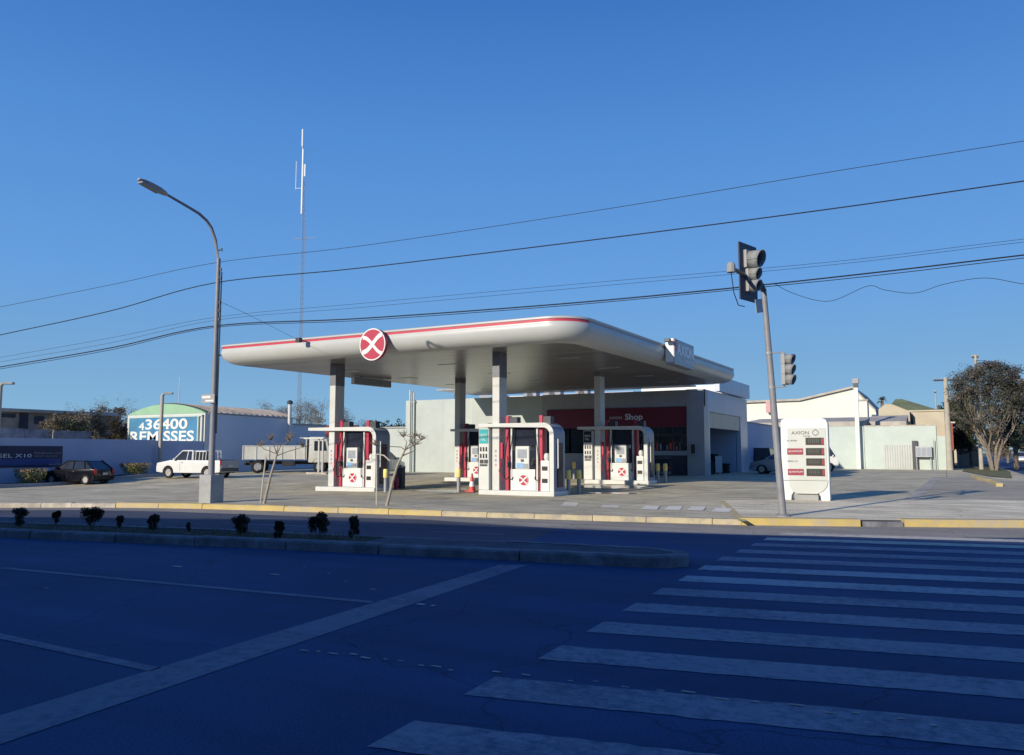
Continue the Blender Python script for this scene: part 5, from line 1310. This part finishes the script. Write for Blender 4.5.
mb.tube([(.75, 0, -.02), (.75, 0, 2.4)], .03, 6); mb.build('leg', 'steel', t)
t = thing('cabinet', 'dark upright cabinet left of the grey box on the pale wall', 'cabinet', (u(914).x, RY-.2, fz(0, RY)))
mb = MB(); mb.b2((-.15, -.12, -.02), (.25, .1, 2.3)); mb.build('body', 'steel_dark', t)
t = thing('white_flue', 'tall white chimney post with a dark cap in front of the pale wall', 'chimney', (u(858.5).x, RY-.5, fz(0, RY)))
zc = u(858, 388).z-.12
mb = MB(); mb.b2((-.16, -.16, -.05), (.16, .16, zc), bev=.01); mb.build('shaft', 'white_clean', t)
mb = MB(); mb.b2((-.18, -.18, zc), (.18, .18, zc+.35), bev=.01); mb.build('dark_band', 'steel_dark', t)
mb = MB(); mb.b2((-.24, -.24, zc+.35), (.24, .24, zc+.75), bev=.02); mb.build('cap', 'block', t)
# grey lean-to roofs on top of the wall
t = thing('lean_to_roof', 'grey low sloping roof running along behind the pale wall', 'roof', (0, 0, 0))
mb = MB(); xA, xB = u(740).x, u(905).x
mb.prism([(RY+.32, z1+.02), (RY+.32, z1+.42), (RY+9, z1+1.1), (RY+9, z1-.3)], xA, u(863.9).x, 'X'); mb.build('roof_sheet', 'grey_roof', t)
mb = MB(); mb.prism([(RY+4.1, z1+.0), (RY+4.1, z1+.5), (RY+9, z1+1.2), (RY+9, z1-.3)], u(864).x, xB, 'X'); mb.build('roof_sheet', 'grey_roof', t)
# white gabled warehouse
GY = 95.0; g = lambda x, y: PY(x, y, GY)
wh = thing('gabled_warehouse', 'white warehouse with a low asymmetric gable behind the pale wall', 'building')
prof = [(g(725, 404).x, -.1), (g(725, 404).x, g(725, 404).z), (g(800, 401).x, g(800, 401).z), (g(853, 388.5).x, g(853, 388.5).z), (g(876, 412).x, g(876, 412).z), (g(876, 412).x, -.1)]
mb = MB(); mb.prism(prof, GY, GY+18, 'Y'); mb.build('wall', 'warehouse', wh)
mb = MB(); up_ = prof[1:5]
for (x1_, z1_), (x2_, z2_) in zip(up_, up_[1:]):
    mb.hexa([(x1_, GY-.4, z1_+.02), (x2_, GY-.4, z2_+.02), (x2_, GY+18.3, z2_+.02), (x1_, GY+18.3, z1_+.02)], [(x1_, GY-.4, z1_+.25), (x2_, GY-.4, z2_+.25), (x2_, GY+18.3, z2_+.25), (x1_, GY+18.3, z1_+.25)])
mb.build('roof', 'grey_roof', wh)
t = thing('brick_stack', 'small salmon coloured stack at the left of the white warehouse', 'chimney', (g(769.5, 405).x, GY-.6, 0))
mb = MB(); mb.b2((-.25, -.3, 6.0), (.25, .3, g(770, 402).z), bev=.02); mb.build('shaft', 'sticker_pink', t)
mb = MB(); mb.b2((-.6, -.35, 4.4), (2.0, .3, 5.2)); mb.build('ledge', 'warehouse', t)
t = thing('roof_block', 'white roof block beside the warehouse gable end', 'building', (0, 0, 0))
mb = MB(); mb.b2((g(862, 410).x, GY-6, 0), (g(872, 410).x, GY-4, g(866, 404).z)); mb.build('wall', 'warehouse', t)
mb = MB(); mb.b2((g(861, 410).x, GY-6.1, g(866, 404).z), (g(873, 410).x, GY-3.9, g(866, 404).z+.15)); mb.build('roof', 'grey_roof', t)
# beige house with green hipped roof
HY = 84.0; h_ = lambda x, y: PY(x, y, HY)
bh = thing('beige_house', 'beige rendered house with a mossy green hipped roof', 'house')
xa, xm, xb = h_(880, 420).x, h_(907, 420).x, h_(944.5, 420).x; zt = h_(925, 411.5).z
mb = MB(); mb.b2((xm, HY, 0), (xb, HY+10, zt)); mb.build('wall', 'beige', bh)
mb = MB(); mb.prism([(xa, 0), (xa, h_(880, 410).z), (h_(886, 406).x, h_(886, 405).z), (h_(893, 406).x, h_(893, 405).z), (xm+.3, h_(907, 412).z), (xm+.3, 0)], HY-1.5, HY+9, 'Y'); mb.build('gable_wall', 'beige', bh)
mb = MB(); mb.b2((xm-.1, HY-.12, zt), (xb+.12, HY+10, zt+.14)); mb.build('parapet', 'beige', bh)
zr = h_(897, 399.5).z
mb = MB(); mb.hexa([(h_(884, 405).x, HY+1, zt+.15), (xb-.4, HY+1, zt+.15), (xb-.4, HY+9, zt+.15), (h_(884, 405).x, HY+9, zt+.15)], [(h_(893, 400).x, HY+4.5, zr+.3), (h_(900, 400).x, HY+4.5, zr+.3), (h_(900, 400).x, HY+5.5, zr+.3), (h_(893, 400).x, HY+5.5, zr+.3)]); mb.build('roof', 'green_roof', bh)
mb = MB(); mb.b2((h_(908, 420).x, HY-.06, h_(908, 424).z), (h_(913, 420).x, HY-.002, h_(908, 414).z)); mb.build('dark_pane', 'glass', bh)  # dark pane on the front wall beside the gable
t = thing('red_wall_house', 'narrow red and dark house front right of the beige house', 'house', (0, 0, 0))
mb = MB(); mb.b2((h_(945, 430).x+.1, HY-2, 0), (h_(949, 430).x+.3, HY+6, h_(947, 424).z)); mb.build('wall', 'tile_red', t)
mb = MB(); mb.b2((h_(945, 430).x, HY-2.1, h_(947, 424).z), (h_(949, 430).x+.5, HY+6, h_(947, 424).z+.15)); mb.build('roof', 'grey_roof', t)
# palm
pp_ = at(881, 397, 110)
pl = thing('palm_tree', 'small round-headed palm above the beige house', 'palm', (pp_.x, pp_.y, 0))
mb = MB(); mb.tube([(0, 0, 0), (.1, 0, pp_.z-.5)], [.25, .2], 8); mb.build('trunk', 'bark', pl)
mb = MB()
for k in range(46):
    a_ = random.uniform(0, 2*PI); e_ = random.uniform(-.5, 1.2); L_ = random.uniform(.7, 1.05)
    d_ = Vector((math.cos(a_)*math.cos(e_), math.sin(a_)*math.cos(e_), math.sin(e_))); b_0 = Vector((.1, 0, pp_.z-.5)); m_ = b_0+d_*L_*.6; q_ = b_0+d_*L_+Vector((0, 0, -.2)); sd = d_.cross(Vector((0, 0, 1))).normalized()*.09
    mb.quad(b_0, m_-sd, q_, m_+sd)
mb.build('fronds', 'leaf3', pl, recalc=False)
# utility poles
def upole(x, Yp, ytop, label, arm, r=.14, light=False):
    b_ = PY(x, 469, Yp); zt = PY(x, ytop, Yp).z
    t = thing('utility_pole', label, 'utility pole', (b_.x, Yp, .05), R(12), 'concrete utility poles at the right')
    mb = MB(); mb.tube([(0, 0, -.1), (0, 0, zt-.1)], [r*1.25, r*.85], 10); mb.build('shaft', 'conc_pole', t, smooth=True)
    mb = MB(); mb.b2((-arm, -.06, zt-.35), (arm*.85, .06, zt-.22)); mb.build('crossarm', 'steel_dark', t)
    for k in (-1, -.35, .35, .8):
        mb = MB(); mb.lathe([(.04, 0), (.06, .06), (.03, .16)], (k*arm*.9, 0, zt-.22), 8); mb.build('insulator', 'block', t)
    return Vector((b_.x, Yp, zt))
upole(950, 71.3, 377, 'concrete utility pole with a crossarm at the end of the pale wall', .85, .2)
u2 = upole(981.5, 73.5, 354, 'taller pale utility pole rising out of the big tree', .25, .13)
upole(939, 92, 390, 'thin distant pole left of the crossarm pole', .1, .07)
cable([u2+Vector((0, 0, -.5)), PY(1000, 362.5, 62), PY(1024, 371, 50), PY(1075, 386, 38)], .02, 'upper cable running right from the pole in the big tree', 'cables from the tree pole')
cable([u2+Vector((0, 0, -.7)), PY(1000, 364, 62), PY(1024, 374, 50), PY(1075, 391, 38)], .02, 'lower cable running right from the pole in the big tree', 'cables from the tree pole')
# tyre stacks and a small board in the mouth of the garage
for i, (x_, y_, n_) in enumerate(((-13.2, 50.2, 4), (-13.3, 52.0, 6), (-13.1, 54.2, 3))):
    t = thing('tyre_stack', ['four tyre stack at the near side of the garage mouth', 'tallest tyre stack in the middle of the garage mouth', 'low stack of three tyres at the far side of the garage mouth'][i], 'tyres', (x_, y_, .13), 0, 'tyre stacks in the garage mouth')
    for k in range(n_):
        mb = MB(); mb.lathe([(.17, 0), (.3, .01), (.33, .05), (.33, .16), (.3, .2), (.17, .21)], (random.uniform(-.02, .02), random.uniform(-.02, .02), k*.215), 20, cap=False); mb.build('tyre', 'rubber', t, smooth=True)
t = thing('standing_board', 'small pale board standing among the tyres in the garage mouth', 'board', (-12.75, 51.1, .13), R(60))
mb = MB(); mb.b2((-.3, -.02, .1), (.3, .02, 1.15), bev=.01); mb.build('panel', 'pump_grey', t)
for s_ in (-.26, .26):
    mb = MB(); mb.tube([(s_, 0, 0), (s_, .02, .2)], .02, 6); mb.tube([(s_, .02, .9), (s_, .35, 0)], .015, 6); mb.build('leg', 'steel', t)
# big tree on the corner
tb = PY(984, 470, 70.0)
t, tips = bare_tree('street_tree', 'large brownish tree with a forked pale trunk at the right street corner', (tb.x+.1, 70, .1), 7.0, 6, .46, 'leaf', 0, .1, .4, stems=4, mat='bark_mid', trunk=1.7, up=.08)
lf, lf2 = MB(), MB()
tips = [q for q in tips if math.hypot(q.x, q.y) < 3.45]
for q in tips:
    if q.z > 5.2 and random.random() < .6 or random.random() < .2: lf.leaves(q, (.4, .4, .34), 8, .085)
    if random.random() < .8: lf2.leaves(q, (.5, .5, .45), 7, .06)
for k in range(74):
    a_ = random.uniform(0, 2*PI); e_ = random.uniform(-.55, 1.45)
    rr_ = random.uniform(.75, 1.08); c_ = Vector((3.2*rr_*math.cos(a_)*math.cos(e_), 3.0*rr_*math.sin(a_)*math.cos(e_), 4.7+3.25*math.sin(e_)))
    s_ = random.uniform(.4, .75); (lf if random.random() < .6 else lf2).leaves(c_, (s_, s_, s_*.7), 130, .09)
t.scale = (.86, .86, 1); t.location.x += .55
lf.build('crown', 'leaf_mid', t, recalc=False); lf2.build('dry_foliage', 'leaf_grey', t, recalc=False)
for i, (x, Yp, H_, rad, m_, lb) in enumerate(((1016, 82, 7.6, 3.4, 'leaf', 'dark rounded tree right behind the big corner tree'), (972, 92, 6.8, 2.6, 'leaf', 'shadowed tree behind the trunk of the corner tree'), (1035, 100, 8, 3.5, 'leaf3', 'olive tree down the side street at the frame edge'), (962, 102, 8.0, 2.6, 'leaf', 'dark tree filling the gap beside the utility pole'), (1008, 128, 6.5, 3.0, 'leaf2', 'distant brown tree at the end of the side street'))):
    p_ = PY(x, 460, Yp); dense_tree('street_tree', lb, (p_.x, Yp, 0), H_, rad, m_, 16, 420, .12, 'trees along the side street', low=.2 if i != 4 else .1)
# verge with grass, yellow planter edging
vg = [tuple(GF(*q)[:2]) for q in ((962, 471.5), (988, 476.5), (1012, 478.5), (1010, 472), (992, 467), (966, 467))]
sheet('verge', vg, .03, 'grass', fz)
kerb('verge_edging', [tuple(GF(*q)[:2]) for q in ((972, 477.5), (978, 480), (990, 482.5), (996, 486.5))], .25, -.05, .14, 'grassY', fz)
# garden walls and houses down the side street
for i, (x0_, x1_, Y_, h2, m_, lb) in enumerate(((4.3-3.2, 3.0, 96, 2.0, 'tan', 'low tan garden wall behind the tree trunk'), (14.2, 30, 75, 2.4, 'beige', 'pale garden wall on the far side of the side street'), (13.8, 26, 112, 2.6, 'tan', 'low house front far down the side street'), (-2.5, 3.2, 125, 2.6, 'beige', 'distant pale house at the end of the side street'))):
    t = thing('garden_wall', lb, 'wall', (0, 0, 0))
    mb = MB(); mb.b2((x0_, Y_, -.1), (x1_, Y_+8, h2)); mb.build('wall_panel', m_, t)
    mb = MB(); mb.b2((x0_-.08, Y_-.08, h2), (x1_+.08, Y_+8.1, h2+.12)); mb.build('coping', 'kerb', t)
t = thing('parked_car_far', 'x', 'car'); bpy.data.objects.remove(t)
# distant low skyline so the horizon is closed
for i in range(14):
    x = -150+i*24+random.uniform(-4, 4); Y_ = 185+random.uniform(0, 20); hgt = random.uniform(3.2, 5.0)
    dense_tree('distant_tree', 'distant low tree on the horizon behind the station', (x, Y_, 0), hgt, 6, 'leaf', 9, 120, .4, 'distant trees on the horizon', low=.1)

# ------------------------------------------------------------------ buildings across the road, behind the photographer (they shade the carriageway)
SUN_EL, SUN_AZ = R(18.3), R(15)
def blk(x0_, x1_, slope_pts, label, h):
    t = thing('street_house', label, 'house')
    k = h/math.tan(SUN_EL); dx, dy = k*math.sin(SUN_AZ), k*math.cos(SUN_AZ)
    (ax, ay), (bx, by) = slope_pts
    A = Vector((ax-dx, ay-dy)); B = Vector((bx-dx, by-dy)); n = Vector((-(B-A).y, (B-A).x)).normalized()
    mb = MB(); D_ = n*-7
    mb.hexa([(A.x, A.y, -.1), (B.x, B.y, -.1), (B.x+D_.x, B.y+D_.y, -.1), (A.x+D_.x, A.y+D_.y, -.1)], [(A.x, A.y, h), (B.x, B.y, h), (B.x+D_.x, B.y+D_.y, h), (A.x+D_.x, A.y+D_.y, h)])
    mb.build('wall', 'beige', t)
    L_ = (B-A).length; dr = (B-A).normalized()
    for j in range(int(L_//2.6)):
        c_ = A+dr*(1.5+j*2.6)+n*.03
        for z_ in (1.6, 4.9):
            if z_+.8 < h:
                w_ = MB(); w_.box((c_.x, c_.y, z_), (1.1, .06, 1.3), rz=math.atan2(dr.y, dr.x)); w_.build('window', 'glass', t)
    return t
hb_ = [((-62, 2.0), (-34, 7.2), 7.4), ((-34, 7.0), (-20.2, 11.6), 7.8), ((-20.2, 11.5), (-12.4, 14.5), 8.0), ((-12.4, 14.4), (-3.9, 15.7), 7.6), ((-3.9, 15.7), (1.2, 16.5), 7.9), ((1.2, 16.5), (26, 21.5), 7.6)]
for i, (a_, c_, h) in enumerate(hb_):
    blk(0, 0, (a_, c_), 'plain rendered house behind the photographer, ' + ['leftmost and longest of the row', 'facing the black hatchback across the road', 'facing the street lamp across the road', 'facing the middle of the canopy across the road', 'facing the price board across the road', 'rightmost of the row, facing the side street'][i], h)

# ------------------------------------------------------------------ sky, sun, camera
w = bpy.data.worlds.new('World'); scene.world = w; w.use_nodes = True
nt = w.node_tree; N = nt.nodes; L = nt.links
bg = N['Background']
sky = N.new('ShaderNodeTexSky'); sky.sky_type = 'NISHITA'; sky.sun_disc = False
sky.sun_elevation = SUN_EL; sky.sun_rotation = R(195); sky.air_density = 1.0; sky.dust_density = .2; sky.ozone_density = 3.0; sky.altitude = 0
tc = N.new('ShaderNodeTexCoord'); sp = N.new('ShaderNodeSeparateXYZ'); L.new(tc.outputs['Generated'], sp.inputs[0])
rp = N.new('ShaderNodeValToRGB'); L.new(sp.outputs['Z'], rp.inputs['Fac']); el = rp.color_ramp.elements
def lin(c): return tuple(((v/255)/12.92 if v/255 <= .04045 else ((v/255+.055)/1.055)**2.4) for v in c)+(1,)
el[0].position = 0; el[0].color = lin((146, 190, 215))
el[1].position = 1; el[1].color = lin((34, 82, 160))
for ps, c_ in ((.045, (128, 178, 216)), (.11, (117, 167, 214)), (.2, (102, 160, 224)), (.37, (82, 141, 213)), (.52, (59, 116, 194)), (.7, (46, 98, 178))):
    q = el.new(ps); q.color = lin(c_)
sc_m = N.new('ShaderNodeMixRGB'); sc_m.blend_type = 'MULTIPLY'; sc_m.inputs[0].default_value = 1; sc_m.inputs[2].default_value = (1/.12, 1/.12, 1/.12, 1)
L.new(rp.outputs[0], sc_m.inputs[1])
mx = N.new('ShaderNodeMixRGB'); mx.inputs[0].default_value = .94
L.new(sky.outputs[0], mx.inputs[1]); L.new(sc_m.outputs[0], mx.inputs[2])
L.new(mx.outputs[0], bg.inputs['Color']); bg.inputs['Strength'].default_value = .12
sd = bpy.data.lights.new('Sun', 'SUN'); sd.energy = 5.0; sd.angle = R(.5); sd.color = (1, .89, .74)
so = bpy.data.objects.new('Sun', sd); C.objects.link(so)
dv = Vector((math.sin(SUN_AZ)*math.cos(SUN_EL), math.cos(SUN_AZ)*math.cos(SUN_EL), -math.sin(SUN_EL)))
so.rotation_euler = dv.to_track_quat('-Z', 'Y').to_euler(); so.location = (-10, -30, 30)
cam = bpy.data.cameras.new('Camera'); co = bpy.data.objects.new('Camera', cam); C.objects.link(co)
cam.sensor_fit = 'HORIZONTAL'; cam.sensor_width = 36; cam.lens = F/1024*36; cam.clip_end = 3000; cam.clip_start = .1
co.location = EYE; co.rotation_euler = (R(90)+pit, 0, yaw)
scene.camera = co
scene.view_settings.view_transform = 'Standard'; scene.view_settings.look = 'None'; scene.view_settings.exposure = 0
